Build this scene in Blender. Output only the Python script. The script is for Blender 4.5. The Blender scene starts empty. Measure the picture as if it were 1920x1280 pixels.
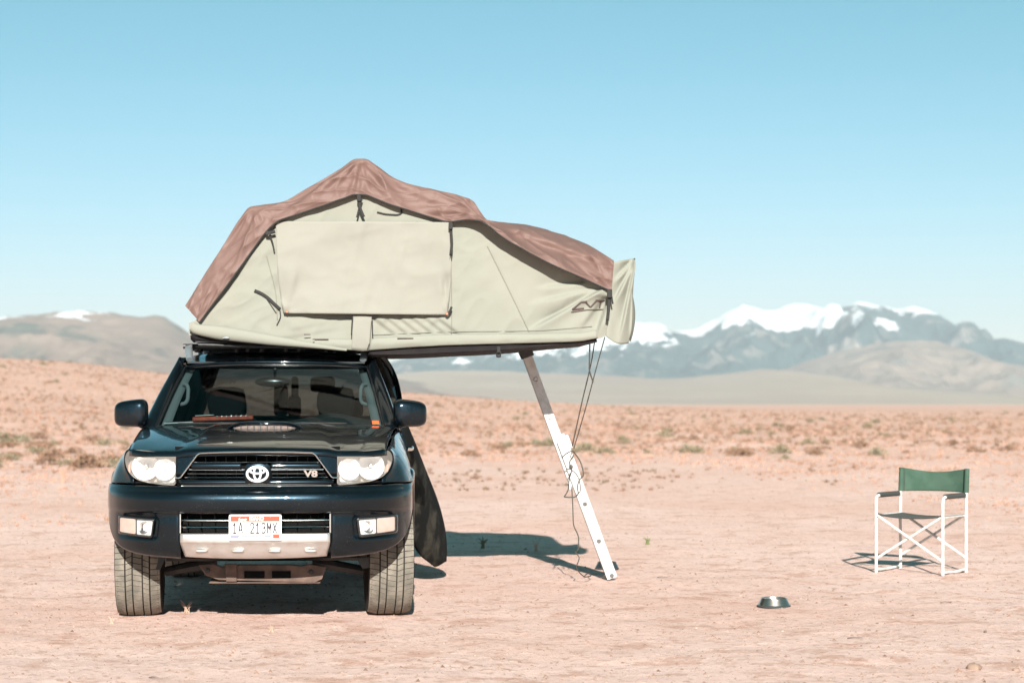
import bpy, math, random
import numpy as np
from mathutils import Vector, Matrix

random.seed(7)
rng = np.random.default_rng(11)
scene = bpy.context.scene
COL = scene.collection

# ------------------------------------------------------------------ camera
CAM_H = 1.319                 # eye height in metres
FPX = 70.0 / 36.0 * 1920.0    # focal length in photo pixels
HOR, CXP = 757.0, 960.0       # horizon row, centre column of the photograph
cam_d = bpy.data.cameras.new('camera')
cam = bpy.data.objects.new('camera', cam_d)
COL.objects.link(cam)
cam.location = (0, 0, CAM_H)
cam.rotation_euler = (math.radians(90), 0, 0)
cam_d.lens = 70.0
cam_d.sensor_width = 36.0
cam_d.shift_y = 117.0 / 1920.0
cam_d.clip_start = 0.1
cam_d.clip_end = 60000
cam_d.dof.use_dof = True
cam_d.dof.focus_distance = 12.2
cam_d.dof.aperture_fstop = 2.8
scene.camera = cam

# ------------------------------------------------------------------ sky and sun
SUN_TO = Vector((0.10, -2.05, 1.0)).normalized()      # towards the sun (behind the camera)
EL = math.asin(SUN_TO.z)
AZ = math.atan2(SUN_TO.x, SUN_TO.y)
world = bpy.data.worlds.new('World')
scene.world = world
world.use_nodes = True
wn = world.node_tree.nodes
wl = world.node_tree.links
wn.clear()
w_out = wn.new('ShaderNodeOutputWorld')
w_bg = wn.new('ShaderNodeBackground')
sky = wn.new('ShaderNodeTexSky')
sky.sky_type = 'NISHITA'
sky.sun_disc = False
sky.sun_elevation = EL
sky.sun_rotation = AZ
sky.altitude = 1800
sky.air_density = 1.0
sky.dust_density = 0.35
sky.ozone_density = 1.0
# film-like response of the sky, one curve per channel, the same over the whole dome
w_sep = wn.new('ShaderNodeSeparateColor'); w_com = wn.new('ShaderNodeCombineColor')
wl.new(sky.outputs[0], w_sep.inputs[0])
_ch = []
for k, (c_, g_) in enumerate(((.1135, 1.78), (.1135, 1.0), (.1125, 1.32))):
    a_ = wn.new('ShaderNodeMath'); a_.operation = 'MULTIPLY'; a_.inputs[1].default_value = c_
    b_ = wn.new('ShaderNodeMath'); b_.operation = 'POWER'; b_.inputs[1].default_value = g_
    d_ = wn.new('ShaderNodeMath'); d_.operation = 'MULTIPLY'; d_.inputs[1].default_value = 4.0
    wl.new(w_sep.outputs[k], a_.inputs[0]); wl.new(a_.outputs[0], b_.inputs[0]); wl.new(b_.outputs[0], d_.inputs[0])
    _ch.append(d_)
w_min = wn.new('ShaderNodeMath'); w_min.operation = 'MINIMUM'
wl.new(_ch[0].outputs[0], w_min.inputs[0]); wl.new(_ch[1].outputs[0], w_min.inputs[1])
wl.new(w_min.outputs[0], w_com.inputs[0]); wl.new(_ch[1].outputs[0], w_com.inputs[1]); wl.new(_ch[2].outputs[0], w_com.inputs[2])
wl.new(w_com.outputs[0], w_bg.inputs['Color'])
w_bg.inputs['Strength'].default_value = 0.10
wl.new(w_bg.outputs[0], w_out.inputs['Surface'])

sun_d = bpy.data.lights.new('sun', 'SUN')
sun_d.energy = 4.6
sun_d.angle = math.radians(0.53)
sun_d.color = (1.0, 0.955, 0.88)
sun = bpy.data.objects.new('sun', sun_d)
COL.objects.link(sun)
sun.rotation_euler = (-SUN_TO).to_track_quat('-Z', 'Y').to_euler()
sun.location = (0, -20, 30)

scene.view_settings.view_transform = 'Standard'
scene.view_settings.look = 'None'
scene.view_settings.gamma = 1.0
scene.view_settings.use_curve_mapping = False
scene.view_settings.exposure = 1.25
scene.render.engine = 'CYCLES'
scene.cycles.max_bounces = 8
scene.cycles.transparent_max_bounces = 16
scene.cycles.volume_bounces = 0
scene.cycles.caustics_reflective = False
scene.cycles.caustics_refractive = False

# ------------------------------------------------------------------ numeric helpers
def _h3(ix, iy, iz, s):
    n = (ix * 374761393 + iy * 668265263 + iz * 2147483647 + s * 974634541) & 0x7fffffff
    n = ((n ^ (n >> 13)) * 1274126177) & 0x7fffffff
    n = (n ^ (n >> 16)) & 0xffff
    return n / 32767.5 - 1.0

def vnoise(x, y, s=0):
    """smooth value noise in -1..1 (vectorised)"""
    x = np.asarray(x, float); y = np.asarray(y, float)
    ix = np.floor(x).astype(np.int64); iy = np.floor(y).astype(np.int64)
    fx = x - ix; fy = y - iy
    ux = fx * fx * fx * (fx * (fx * 6 - 15) + 10); uy = fy * fy * fy * (fy * (fy * 6 - 15) + 10)
    a = _h3(ix, iy, 0, s); b = _h3(ix + 1, iy, 0, s)
    c = _h3(ix, iy + 1, 0, s); d = _h3(ix + 1, iy + 1, 0, s)
    return (a * (1 - ux) + b * ux) * (1 - uy) + (c * (1 - ux) + d * ux) * uy

def fbm(x, y, octv=4, s=0, gain=0.5):
    t = 0; a = 1.0; f = 1.0
    for o in range(octv):
        t = t + a * vnoise(np.asarray(x) * f + 17.3 * o, np.asarray(y) * f - 9.1 * o, s + o)
        a *= gain; f *= 2.03
    return t

def ridged(x, y, octv=4, s=0):
    t = 0; a = 1.0; f = 1.0
    for o in range(octv):
        t = t + a * (1 - np.abs(vnoise(np.asarray(x) * f + 3.7 * o, np.asarray(y) * f + 5.1 * o, s + o)) * 2)
        a *= 0.5; f *= 2.1
    return t

def sstep(a, b, x):
    t = np.clip((np.asarray(x, float) - a) / (b - a), 0, 1)
    return t * t * (3 - 2 * t)

def curve(xs, ys):
    """monotone-ish cubic interpolator through a table"""
    xs = np.array(xs, float); ys = np.array(ys, float)
    h = np.diff(xs); d = np.diff(ys) / h
    m = np.zeros_like(ys)
    m[0] = d[0]; m[-1] = d[-1]
    for i in range(1, len(xs) - 1):
        if d[i - 1] * d[i] <= 0: m[i] = 0
        else:
            w1 = 2 * h[i] + h[i - 1]; w2 = h[i] + 2 * h[i - 1]
            m[i] = (w1 + w2) / (w1 / d[i - 1] + w2 / d[i])
    def f(x):
        x = np.clip(np.asarray(x, float), xs[0], xs[-1])
        i = np.clip(np.searchsorted(xs, x) - 1, 0, len(xs) - 2)
        t = (x - xs[i]) / h[i]
        t2 = t * t; t3 = t2 * t
        return (ys[i] * (2 * t3 - 3 * t2 + 1) + h[i] * m[i] * (t3 - 2 * t2 + t)
                + ys[i + 1] * (3 * t2 - 2 * t3) + h[i] * m[i + 1] * (t3 - t2))
    return f

def resample(pts, n, smooth=True):
    P_ = np.array(pts, float)
    if len(P_) == 1: return np.repeat(P_, n, 0)
    seg = np.linalg.norm(np.diff(P_, axis=0), axis=1) + 1e-9
    t = np.concatenate([[0], np.cumsum(seg)]); t /= t[-1]
    q = np.linspace(0, 1, n)
    if smooth and len(P_) > 2:
        return np.stack([curve(t, P_[:, k])(q) for k in range(P_.shape[1])], 1)
    return np.stack([np.interp(q, t, P_[:, k]) for k in range(P_.shape[1])], 1)

def loft(rows, nu, nv, smooth_u=True, smooth_v=True):
    """rows of control points -> dense (nv, nu, 3) grid"""
    R = np.stack([resample(r, nu, smooth_u) for r in rows], 0)
    if len(rows) == 2 or not smooth_v:
        t = np.linspace(0, 1, len(rows)); q = np.linspace(0, 1, nv)
        out = np.zeros((nv, nu, 3))
        for k in range(3):
            for j in range(nu): out[:, j, k] = np.interp(q, t, R[:, j, k])
        return out
    t = np.linspace(0, 1, len(rows)); q = np.linspace(0, 1, nv)
    out = np.zeros((nv, nu, 3))
    for j in range(nu):
        for k in range(3): out[:, j, k] = curve(t, R[:, j, k])(q)
    return out

# ------------------------------------------------------------------ mesh builder
class MB:
    def __init__(s): s.v = []; s.f = []
    def add(s, verts, faces):
        o = len(s.v); s.v.extend([tuple(map(float, p)) for p in verts])
        s.f.extend([tuple(i + o for i in f) for f in faces]); return s
    def box(s, c, d, rot=None):
        hx, hy, hz = d[0] / 2, d[1] / 2, d[2] / 2
        vs = [Vector((x, y, z)) for x in (-hx, hx) for y in (-hy, hy) for z in (-hz, hz)]
        if rot is not None:
            M = rot if isinstance(rot, Matrix) else Matrix.Rotation(rot[2], 3, 'Z') @ Matrix.Rotation(rot[1], 3, 'Y') @ Matrix.Rotation(rot[0], 3, 'X')
            vs = [M @ v for v in vs]
        vs = [v + Vector(c) for v in vs]
        return s.add(vs, [(0, 1, 3, 2), (4, 6, 7, 5), (0, 4, 5, 1), (2, 3, 7, 6), (0, 2, 6, 4), (1, 5, 7, 3)])
    def tube(s, path, r, n=8, cap=True, closed=False, flat=None):
        P_ = [Vector(p) for p in path]; m = len(P_)
        rr = r if hasattr(r, '__len__') else [r] * m
        up = None; rings = []
        for i in range(m):
            if closed: t = P_[(i + 1) % m] - P_[i - 1]
            else: t = P_[min(i + 1, m - 1)] - P_[max(i - 1, 0)]
            t.normalize()
            if up is None:
                up = Vector((0, 0, 1)) if abs(t.z) < 0.9 else Vector((0, 1, 0))
            sd = t.cross(up)
            if sd.length < 1e-5: sd = t.cross(Vector((1, 0, 0)))
            sd.normalize(); up = sd.cross(t).normalized()
            fx, fy = flat if flat else (1, 1)
            rings.append([P_[i] + (sd * math.cos(a) * fx + up * math.sin(a) * fy) * rr[i] for a in [2 * math.pi * k / n for k in range(n)]])
        vs = [v for rg in rings for v in rg]; fs = []
        for i in range(m if closed else m - 1):
            j = (i + 1) % m
            for k in range(n):
                fs.append((i * n + k, i * n + (k + 1) % n, j * n + (k + 1) % n, j * n + k))
        if cap and not closed:
            fs.append(tuple(range(n - 1, -1, -1))); fs.append(tuple((m - 1) * n + k for k in range(n)))
        return s.add(vs, fs)
    def grid(s, G, keep=None):
        nv, nu = G.shape[:2]
        fs = []
        for i in range(nv - 1):
            for j in range(nu - 1):
                if keep is None or keep(i, j):
                    fs.append((i * nu + j, i * nu + j + 1, (i + 1) * nu + j + 1, (i + 1) * nu + j))
        return s.add(G.reshape(-1, 3), fs)
    def lathe(s, prof, n=32, axis='z', c=(0, 0, 0), closed=False):
        vs = []; fs = []; m = len(prof)
        for k in range(n):
            a = 2 * math.pi * k / n; ca, sa = math.cos(a), math.sin(a)
            for r, h in prof:
                if axis == 'z': p = (r * ca, r * sa, h)
                elif axis == 'x': p = (h, r * ca, r * sa)
                else: p = (r * ca, h, r * sa)
                vs.append((p[0] + c[0], p[1] + c[1], p[2] + c[2]))
        for k in range(n):
            k2 = (k + 1) % n
            for i in range(m - 1 if not closed else m):
                j = (i + 1) % m
                fs.append((k * m + i, k2 * m + i, k2 * m + j, k * m + j))
        return s.add(vs, fs)
    def prism(s, poly, d):
        """poly: list of 3-D points, d: extrusion vector"""
        n = len(poly); d = Vector(d)
        vs = [Vector(p) for p in poly] + [Vector(p) + d for p in poly]
        fs = [tuple(range(n)), tuple(range(2 * n - 1, n - 1, -1))]
        fs += [(i, i + n, (i + 1) % n + n, (i + 1) % n) for i in range(n)]
        return s.add(vs, fs)
    def mesh(s, name):
        me = bpy.data.meshes.new(name)
        me.from_pydata(s.v, [], s.f); me.update()
        return me

def fan(outline, surf, rings=8):
    """fill a closed 2-D (x,z) outline with rings; y comes from surf(x,z)"""
    o = np.array(outline, float); c = o.mean(0); n = len(o)
    vs = [(c[0], float(surf(c[0], c[1])), c[1])]; fs = []
    for r in range(1, rings + 1):
        t = r / rings
        for p in c + (o - c) * t: vs.append((p[0], float(surf(p[0], p[1])), p[1]))
    for k in range(n): fs.append((0, 1 + k, 1 + (k + 1) % n))
    for r in range(rings - 1):
        a = 1 + r * n; b = a + n
        for k in range(n): fs.append((a + k, b + k, b + (k + 1) % n, a + (k + 1) % n))
    return vs, fs

def dense(outline, n, closed=True):
    o = [tuple(p) for p in outline]
    if closed: o = o + [o[0]]
    r = resample(o, n + 1 if closed else n, smooth=False)
    return r[:-1] if closed else r

def rounded(outline, rad, k=4):
    """round the corners of a 2-D polygon"""
    o = [Vector(p) for p in outline]; n = len(o); out = []
    for i in range(n):
        a, b, c = o[i - 1], o[i], o[(i + 1) % n]
        r1 = min(rad, (a - b).length * .45, (c - b).length * .45)
        p = b + (a - b).normalized() * r1; q = b + (c - b).normalized() * r1
        for t in [j / k for j in range(k + 1)]:
            out.append(tuple(p * (1 - t) ** 2 + b * 2 * t * (1 - t) + q * t * t))
    return out

# ------------------------------------------------------------------ object helpers
def tag(o, label=None, cat=None, group=None, kind=None):
    if label: o['label'] = label
    if cat: o['category'] = cat
    if group: o['group'] = group
    if kind: o['kind'] = kind
    return o

def empty(name, loc=(0, 0, 0), rz=0.0):
    o = bpy.data.objects.new(name, None); COL.objects.link(o)
    o.location = loc; o.rotation_euler = (0, 0, rz); o.empty_display_size = 0.2
    return o

def obj(name, mb, mat, parent=None, smooth=True, bevel=0, solid=0, sub=0, label=None, off=-1, angle=40):
    me = mb.mesh(name) if isinstance(mb, MB) else mb
    o = bpy.data.objects.new(name, me); COL.objects.link(o)
    if mat is not None and len(me.materials) == 0: me.materials.append(mat)
    if parent is not None: o.parent = parent
    if smooth:
        me.polygons.foreach_set('use_smooth', [True] * len(me.polygons))
        if angle < 180:
            try: me.set_sharp_from_angle(angle=math.radians(angle))
            except Exception: pass
    if solid:
        m = o.modifiers.new('solid', 'SOLIDIFY'); m.thickness = solid; m.offset = off
    if bevel:
        m = o.modifiers.new('bevel', 'BEVEL'); m.width = bevel; m.segments = 2; m.limit_method = 'ANGLE'
    if sub:
        m = o.modifiers.new('sub', 'SUBSURF'); m.levels = sub; m.render_levels = sub
    if label: o['label'] = label
    return o

def text_mesh(txt, size, depth=0.001, xs=1.0, bold=0.0, shear=0.0, align='CENTER'):
    cu = bpy.data.curves.new('txt', 'FONT'); cu.body = txt; cu.size = size
    cu.extrude = depth; cu.offset = bold; cu.shear = shear
    cu.align_x = align; cu.align_y = 'CENTER'; cu.resolution_u = 3
    o = bpy.data.objects.new('txt', cu); COL.objects.link(o)
    dg = bpy.context.evaluated_depsgraph_get()
    me = bpy.data.meshes.new_from_object(o.evaluated_get(dg))
    bpy.data.objects.remove(o); bpy.data.curves.remove(cu)
    # stand the text up: text x -> x, text y -> z, facing -y
    me.transform(Matrix(((xs, 0, 0, 0), (0, 0, -1, 0), (0, 1, 0, 0), (0, 0, 0, 1))))
    me.materials.clear()
    return me

# ------------------------------------------------------------------ materials
def _mix(nt, a, b, fac_sock):
    m = nt.nodes.new('ShaderNodeMix'); m.data_type = 'RGBA'
    m.inputs[6].default_value = (*a, 1) if len(a) == 3 else a
    m.inputs[7].default_value = (*b, 1) if len(b) == 3 else b
    if fac_sock is not None: nt.links.new(fac_sock, m.inputs[0])
    return m

def noise_node(nt, scale, detail=4, rough=.55, coord='Object', stretch=None):
    tc = nt.nodes.new('ShaderNodeTexCoord')
    n = nt.nodes.new('ShaderNodeTexNoise'); n.inputs['Scale'].default_value = scale
    n.inputs['Detail'].default_value = detail; n.inputs['Roughness'].default_value = rough
    if stretch:
        mp = nt.nodes.new('ShaderNodeMapping'); mp.inputs['Scale'].default_value = stretch
        nt.links.new(tc.outputs[coord], mp.inputs[0]); nt.links.new(mp.outputs[0], n.inputs['Vector'])
    else: nt.links.new(tc.outputs[coord], n.inputs['Vector'])
    return n

def ramp(nt, sock, lo, hi):
    r = nt.nodes.new('ShaderNodeMapRange'); r.inputs['From Min'].default_value = lo; r.inputs['From Max'].default_value = hi
    r.interpolation_type = 'SMOOTHSTEP'
    nt.links.new(sock, r.inputs['Value']); return r.outputs[0]

def mat(name, col, rough=.6, metal=0.0, coat=0.0, col2=None, nscale=20, lo=.4, hi=.65, bump=0.0, bscale=60,
        spec=.5, rough2=None, stretch=None, coat_rough=.03, coord='Object', sheen=0, bdetail=4):
    m = bpy.data.materials.new(name); m.use_nodes = True
    nt = m.node_tree; b = nt.nodes['Principled BSDF']
    b.inputs['Base Color'].default_value = (*col, 1)
    b.inputs['Roughness'].default_value = rough; b.inputs['Metallic'].default_value = metal
    b.inputs['Coat Weight'].default_value = coat; b.inputs['Coat Roughness'].default_value = coat_rough
    b.inputs['Specular IOR Level'].default_value = spec
    if col2 is not None:
        n = noise_node(nt, nscale, 5, coord=coord, stretch=stretch)
        f = ramp(nt, n.outputs[0], lo, hi)
        mx = _mix(nt, col, col2, f); nt.links.new(mx.outputs[2], b.inputs['Base Color'])
        if rough2 is not None:
            r = nt.nodes.new('ShaderNodeMapRange'); r.inputs['To Min'].default_value = rough; r.inputs['To Max'].default_value = rough2
            nt.links.new(f, r.inputs['Value']); nt.links.new(r.outputs[0], b.inputs['Roughness'])
    if bump:
        n2 = noise_node(nt, bscale, bdetail, coord=coord, stretch=stretch)
        bp = nt.nodes.new('ShaderNodeBump'); bp.inputs['Strength'].default_value = 1.0; bp.inputs['Distance'].default_value = bump
        nt.links.new(n2.outputs[0], bp.inputs['Height']); nt.links.new(bp.outputs[0], b.inputs['Normal'])
    if sheen:
        b.inputs['Sheen Weight'].default_value = sheen
    return m

def glass(name, tint, refl=1.0, rough=0.0, haze=0.0, haze_col=(.8, .8, .8)):
    m = bpy.data.materials.new(name); m.use_nodes = True
    nt = m.node_tree; nt.nodes.clear()
    out = nt.nodes.new('ShaderNodeOutputMaterial')
    tr = nt.nodes.new('ShaderNodeBsdfTransparent'); tr.inputs[0].default_value = (*tint, 1)
    gl = nt.nodes.new('ShaderNodeBsdfGlossy'); gl.inputs['Roughness'].default_value = rough
    fr = nt.nodes.new('ShaderNodeFresnel'); fr.inputs[0].default_value = 1.5
    # thin pane: the same reflection from both of its sides
    ge = nt.nodes.new('ShaderNodeNewGeometry'); io = nt.nodes.new('ShaderNodeMapRange')
    io.inputs['To Min'].default_value = 1.5; io.inputs['To Max'].default_value = 1 / 1.5
    nt.links.new(ge.outputs['Backfacing'], io.inputs['Value']); nt.links.new(io.outputs[0], fr.inputs[0])
    mu = nt.nodes.new('ShaderNodeMath'); mu.operation = 'MULTIPLY'; mu.inputs[1].default_value = refl
    nt.links.new(fr.outputs[0], mu.inputs[0])
    mx = nt.nodes.new('ShaderNodeMixShader'); nt.links.new(mu.outputs[0], mx.inputs[0])
    src = tr
    if haze:
        df = nt.nodes.new('ShaderNodeBsdfDiffuse'); df.inputs[0].default_value = (*haze_col, 1)
        m2 = nt.nodes.new('ShaderNodeMixShader'); m2.inputs[0].default_value = haze
        nt.links.new(tr.outputs[0], m2.inputs[1]); nt.links.new(df.outputs[0], m2.inputs[2]); src = m2
    nt.links.new(src.outputs[0], mx.inputs[1]); nt.links.new(gl.outputs[0], mx.inputs[2])
    nt.links.new(mx.outputs[0], out.inputs[0])
    return m

# frame of the vehicle: photo pixel + depth along the car -> local coordinates
CAR_O = (-1.556, 12.53)
CAR_S = 0.06
CAR_RZ = math.atan(CAR_S)
_c, _s = math.cos(CAR_RZ), math.sin(CAR_RZ)
def P(px, py, yl, z0=0.0):
    k = (px - CXP) / FPX
    # world X = Ox + xl*c - yl*s ; world Y = Oy + xl*s + yl*c
    xl = (k * (CAR_O[1] + yl * _c) - CAR_O[0] + yl * _s) / (_c - k * _s)
    Y = CAR_O[1] + xl * _s + yl * _c
    return np.array((xl, yl, CAM_H + (HOR - py) / FPX * Y - z0))
def Wp(px, py, Y):
    return np.array(((px - CXP) / FPX * Y, Y, CAM_H + (HOR - py) / FPX * Y))
def Gp(px, py):
    Y = FPX * CAM_H / (py - HOR)
    return np.array(((px - CXP) / FPX * Y, Y, 0.0))
# ================================================================== THE SETTING
def fast_grid(name, X, Y, Z, material, wrap=False, smooth=True):
    nv, nu = X.shape
    co = np.stack([X, Y, Z], -1).reshape(-1, 3).astype(np.float32)
    idx = np.arange(nv * nu).reshape(nv, nu)
    a = idx[:-1, :-1]; b = idx[:-1, 1:]; c = idx[1:, 1:]; d = idx[1:, :-1]
    q = np.stack([a, b, c, d], -1).reshape(-1, 4)
    if wrap:
        q2 = np.stack([idx[:-1, -1], idx[:-1, 0], idx[1:, 0], idx[1:, -1]], -1)
        q = np.concatenate([q, q2])
    me = bpy.data.meshes.new(name)
    me.vertices.add(len(co)); me.vertices.foreach_set('co', co.ravel())
    me.loops.add(q.size); me.loops.foreach_set('vertex_index', q.ravel().astype(np.int32))
    me.polygons.add(len(q)); me.polygons.foreach_set('loop_start', np.arange(0, q.size, 4, dtype=np.int32))
    me.polygons.foreach_set('use_smooth', np.full(len(q), smooth))
    me.update(); me.validate()
    me.materials.append(material)
    o = bpy.data.objects.new(name, me); COL.objects.link(o)
    return o

def tri_soup(name, V, F, material):
    me = bpy.data.meshes.new(name)
    V = np.asarray(V, np.float32); F = np.asarray(F, np.int32)
    me.vertices.add(len(V)); me.vertices.foreach_set('co', V.ravel())
    me.loops.add(F.size); me.loops.foreach_set('vertex_index', F.ravel())
    me.polygons.add(len(F)); me.polygons.foreach_set('loop_start', np.arange(0, F.size, F.shape[1], dtype=np.int32))
    me.update(); me.validate()
    me.materials.append(material)
    o = bpy.data.objects.new(name, me); COL.objects.link(o)
    return o

_sky_e = curve([-400, 0, 120, 310, 540, 760, 1000, 1200, 1500, 1900, 2400],
               [118, 95, 89, 68, 50, 36, 20, 9, 2, 0, 0])
def ground_z(x, y):
    x = np.asarray(x, float); y = np.asarray(y, float)
    r = np.hypot(x, y)
    px = CXP + FPX * np.tan(np.clip(np.arctan2(x, np.maximum(y, 1e-3)), -.6, .6))
    e = _sky_e(px) / FPX
    e = np.where(y > 0, e, 0)
    rise = e * 300 * sstep(55, 300, r) * (1 - sstep(420, 1500, r))
    und = fbm(x * .045, y * .045, 3, 3) * .22 * sstep(30, 110, r)
    near = (fbm(x * .55, y * .3, 3, 21) * .010 + fbm(x * 2.6, y * 2.6, 3, 22) * .0055
            + np.maximum(0, ridged(x * 6.0, y * 5.0, 2, 25) - .7) * .006)
    hum = np.maximum(0, fbm(x * .55, y * .40, 3, 33)) ** 1.3 * .11 * sstep(26, 75, r) * (1 - sstep(260, 330, r))
    near = near * (1 - sstep(60, 160, r)) * sstep(3, 7, r)
    # shallow old wheel tracks running towards the car
    return rise + und + near + hum - .004

def ground_material():
    m = bpy.data.materials.new('pink_soil'); m.use_nodes = True
    nt = m.node_tree; b = nt.nodes['Principled BSDF']
    b.inputs['Roughness'].default_value = .95; b.inputs['Specular IOR Level'].default_value = .15
    n1 = noise_node(nt, .22, 6, .6); n2 = noise_node(nt, 2.6, 12, .74); n3 = noise_node(nt, 16.0, 8, .72); n4 = noise_node(nt, 60.0, 5, .7)
    f1 = ramp(nt, n1.outputs[0], .38, .64); f2 = ramp(nt, n2.outputs[0], .515, .60); f3 = ramp(nt, n3.outputs[0], .54, .61)
    c1 = _mix(nt, (.765, .548, .482), (.715, .475, .402), f1)
    c2 = _mix(nt, (0, 0, 0), (.52, .30, .225), None)
    nt.links.new(c1.outputs[2], c2.inputs[6])
    mul = nt.nodes.new('ShaderNodeMath'); mul.operation = 'MULTIPLY'; mul.inputs[1].default_value = .66
    nt.links.new(f2, mul.inputs[0]); nt.links.new(mul.outputs[0], c2.inputs[0])
    c3 = _mix(nt, (0, 0, 0), (.38, .215, .15), None)
    nt.links.new(c2.outputs[2], c3.inputs[6])
    mul3 = nt.nodes.new('ShaderNodeMath'); mul3.operation = 'MULTIPLY'; mul3.inputs[1].default_value = .60
    nt.links.new(f3, mul3.inputs[0]); nt.links.new(mul3.outputs[0], c3.inputs[0])
    # scrubland beyond the trampled camp has browner soil
    tcg = nt.nodes.new('ShaderNodeTexCoord'); spg = nt.nodes.new('ShaderNodeSeparateXYZ'); nt.links.new(tcg.outputs['Object'], spg.inputs[0])
    ng = noise_node(nt, .05, 5, .65)
    mg = nt.nodes.new('ShaderNodeMath'); mg.operation = 'MULTIPLY_ADD'; nt.links.new(ng.outputs[0], mg.inputs[0]); mg.inputs[1].default_value = 60; nt.links.new(spg.outputs[1], mg.inputs[2])
    fg = nt.nodes.new('ShaderNodeMath'); fg.operation = 'MULTIPLY'; nt.links.new(ramp(nt, mg.outputs[0], 45, 125), fg.inputs[0]); fg.inputs[1].default_value = .75
    cg = _mix(nt, (0, 0, 0), (.53, .335, .26), None); nt.links.new(c3.outputs[2], cg.inputs[6]); nt.links.new(fg.outputs[0], cg.inputs[0]); c3 = cg
    # pale grit
    f4 = ramp(nt, n4.outputs[0], .62, .74)
    c4 = _mix(nt, (0, 0, 0), (.72, .58, .50), None)
    nt.links.new(c3.outputs[2], c4.inputs[6])
    mul4 = nt.nodes.new('ShaderNodeMath'); mul4.operation = 'MULTIPLY'; mul4.inputs[1].default_value = .6
    nt.links.new(f4, mul4.inputs[0]); nt.links.new(mul4.outputs[0], c4.inputs[0])
    nt.links.new(c4.outputs[2], b.inputs['Base Color'])
    bp = nt.nodes.new('ShaderNodeBump'); bp.inputs['Distance'].default_value = .016
    bp2 = nt.nodes.new('ShaderNodeBump'); bp2.inputs['Distance'].default_value = .006
    nt.links.new(n3.outputs[0], bp.inputs['Height']); nt.links.new(n4.outputs[0], bp2.inputs['Height'])
    nt.links.new(bp.outputs[0], bp2.inputs['Normal']); nt.links.new(bp2.outputs[0], b.inputs['Normal'])
    return m
M_soil = ground_material()
front = np.radians(np.linspace(-17.5, 17.5, 560))
rest = np.radians(np.linspace(17.5, 342.5, 92))[1:-1]
TH = np.concatenate([front, rest])
pyrows = np.linspace(1420, 838, 470)
RR = np.concatenate([[.05, .6, 1.3, 2.2, 3.2, 4.3, 5.4, 6.4], FPX * CAM_H / (pyrows - HOR),
                     np.geomspace(61, 330, 170), np.geomspace(345, 13000, 60)])
Rg, Tg = np.meshgrid(RR, TH, indexing='ij')
Xg = Rg * np.sin(Tg); Yg = Rg * np.cos(Tg)
ground = fast_grid('ground', Xg, Yg, ground_z(Xg, Yg), M_soil, wrap=True)
tag(ground, 'pink sandy desert ground stretching to the horizon', kind='structure')

# ---- mountains
def mountain_mat(name, low, low2, scale, snow_z, snow_w, snow_noise, snow_amt=1.0, forest=None, forest_scale=.002, fth=(.45, .55)):
    m = bpy.data.materials.new(name); m.use_nodes = True
    nt = m.node_tree; b = nt.nodes['Principled BSDF']
    b.inputs['Roughness'].default_value = .9; b.inputs['Specular IOR Level'].default_value = .1
    n = noise_node(nt, scale, 8, .6)
    c = _mix(nt, low, low2, ramp(nt, n.outputs[0], .4, .62)); last = c.outputs[2]
    if forest:
        nf = noise_node(nt, forest_scale, 8, .62)
        cf = _mix(nt, (0, 0, 0), forest, ramp(nt, nf.outputs[0], *fth)); nt.links.new(last, cf.inputs[6]); last = cf.outputs[2]
    if snow_amt:
        tc = nt.nodes.new('ShaderNodeTexCoord'); sp = nt.nodes.new('ShaderNodeSeparateXYZ')
        nt.links.new(tc.outputs['Object'], sp.inputs[0])
        ns = noise_node(nt, snow_noise, 9, .62)
        a = nt.nodes.new('ShaderNodeMath'); a.operation = 'MULTIPLY_ADD'
        nl = noise_node(nt, snow_noise * .28, 3, .5)
        ab = nt.nodes.new('ShaderNodeMath'); ab.operation = 'MULTIPLY_ADD'
        nt.links.new(nl.outputs[0], ab.inputs[0]); ab.inputs[1].default_value = snow_w * 1.1; nt.links.new(sp.outputs[2], ab.inputs[2])
        nt.links.new(ns.outputs[0], a.inputs[0]); a.inputs[1].default_value = snow_w; nt.links.new(ab.outputs[0], a.inputs[2])
        xr = nt.nodes.new('ShaderNodeMapRange'); xr.inputs['From Min'].default_value = 300; xr.inputs['From Max'].default_value = 1750; xr.inputs['To Min'].default_value = snow_w * .30; xr.inputs['To Max'].default_value = 0
        nt.links.new(sp.outputs[0], xr.inputs['Value'])
        ad = nt.nodes.new('ShaderNodeMath'); ad.operation = 'ADD'; nt.links.new(a.outputs[0], ad.inputs[0]); nt.links.new(xr.outputs[0], ad.inputs[1])
        f = ramp(nt, ad.outputs[0], snow_z, snow_z + snow_w * .08)
        cs = _mix(nt, (0, 0, 0), (.86, .87, .90), None); nt.links.new(last, cs.inputs[6])
        mu = nt.nodes.new('ShaderNodeMath'); mu.operation = 'MULTIPLY'; mu.inputs[1].default_value = snow_amt
        nt.links.new(f, mu.inputs[0]); nt.links.new(mu.outputs[0], cs.inputs[0]); last = cs.outputs[2]
    nt.links.new(last, b.inputs['Base Color'])
    return m

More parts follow.
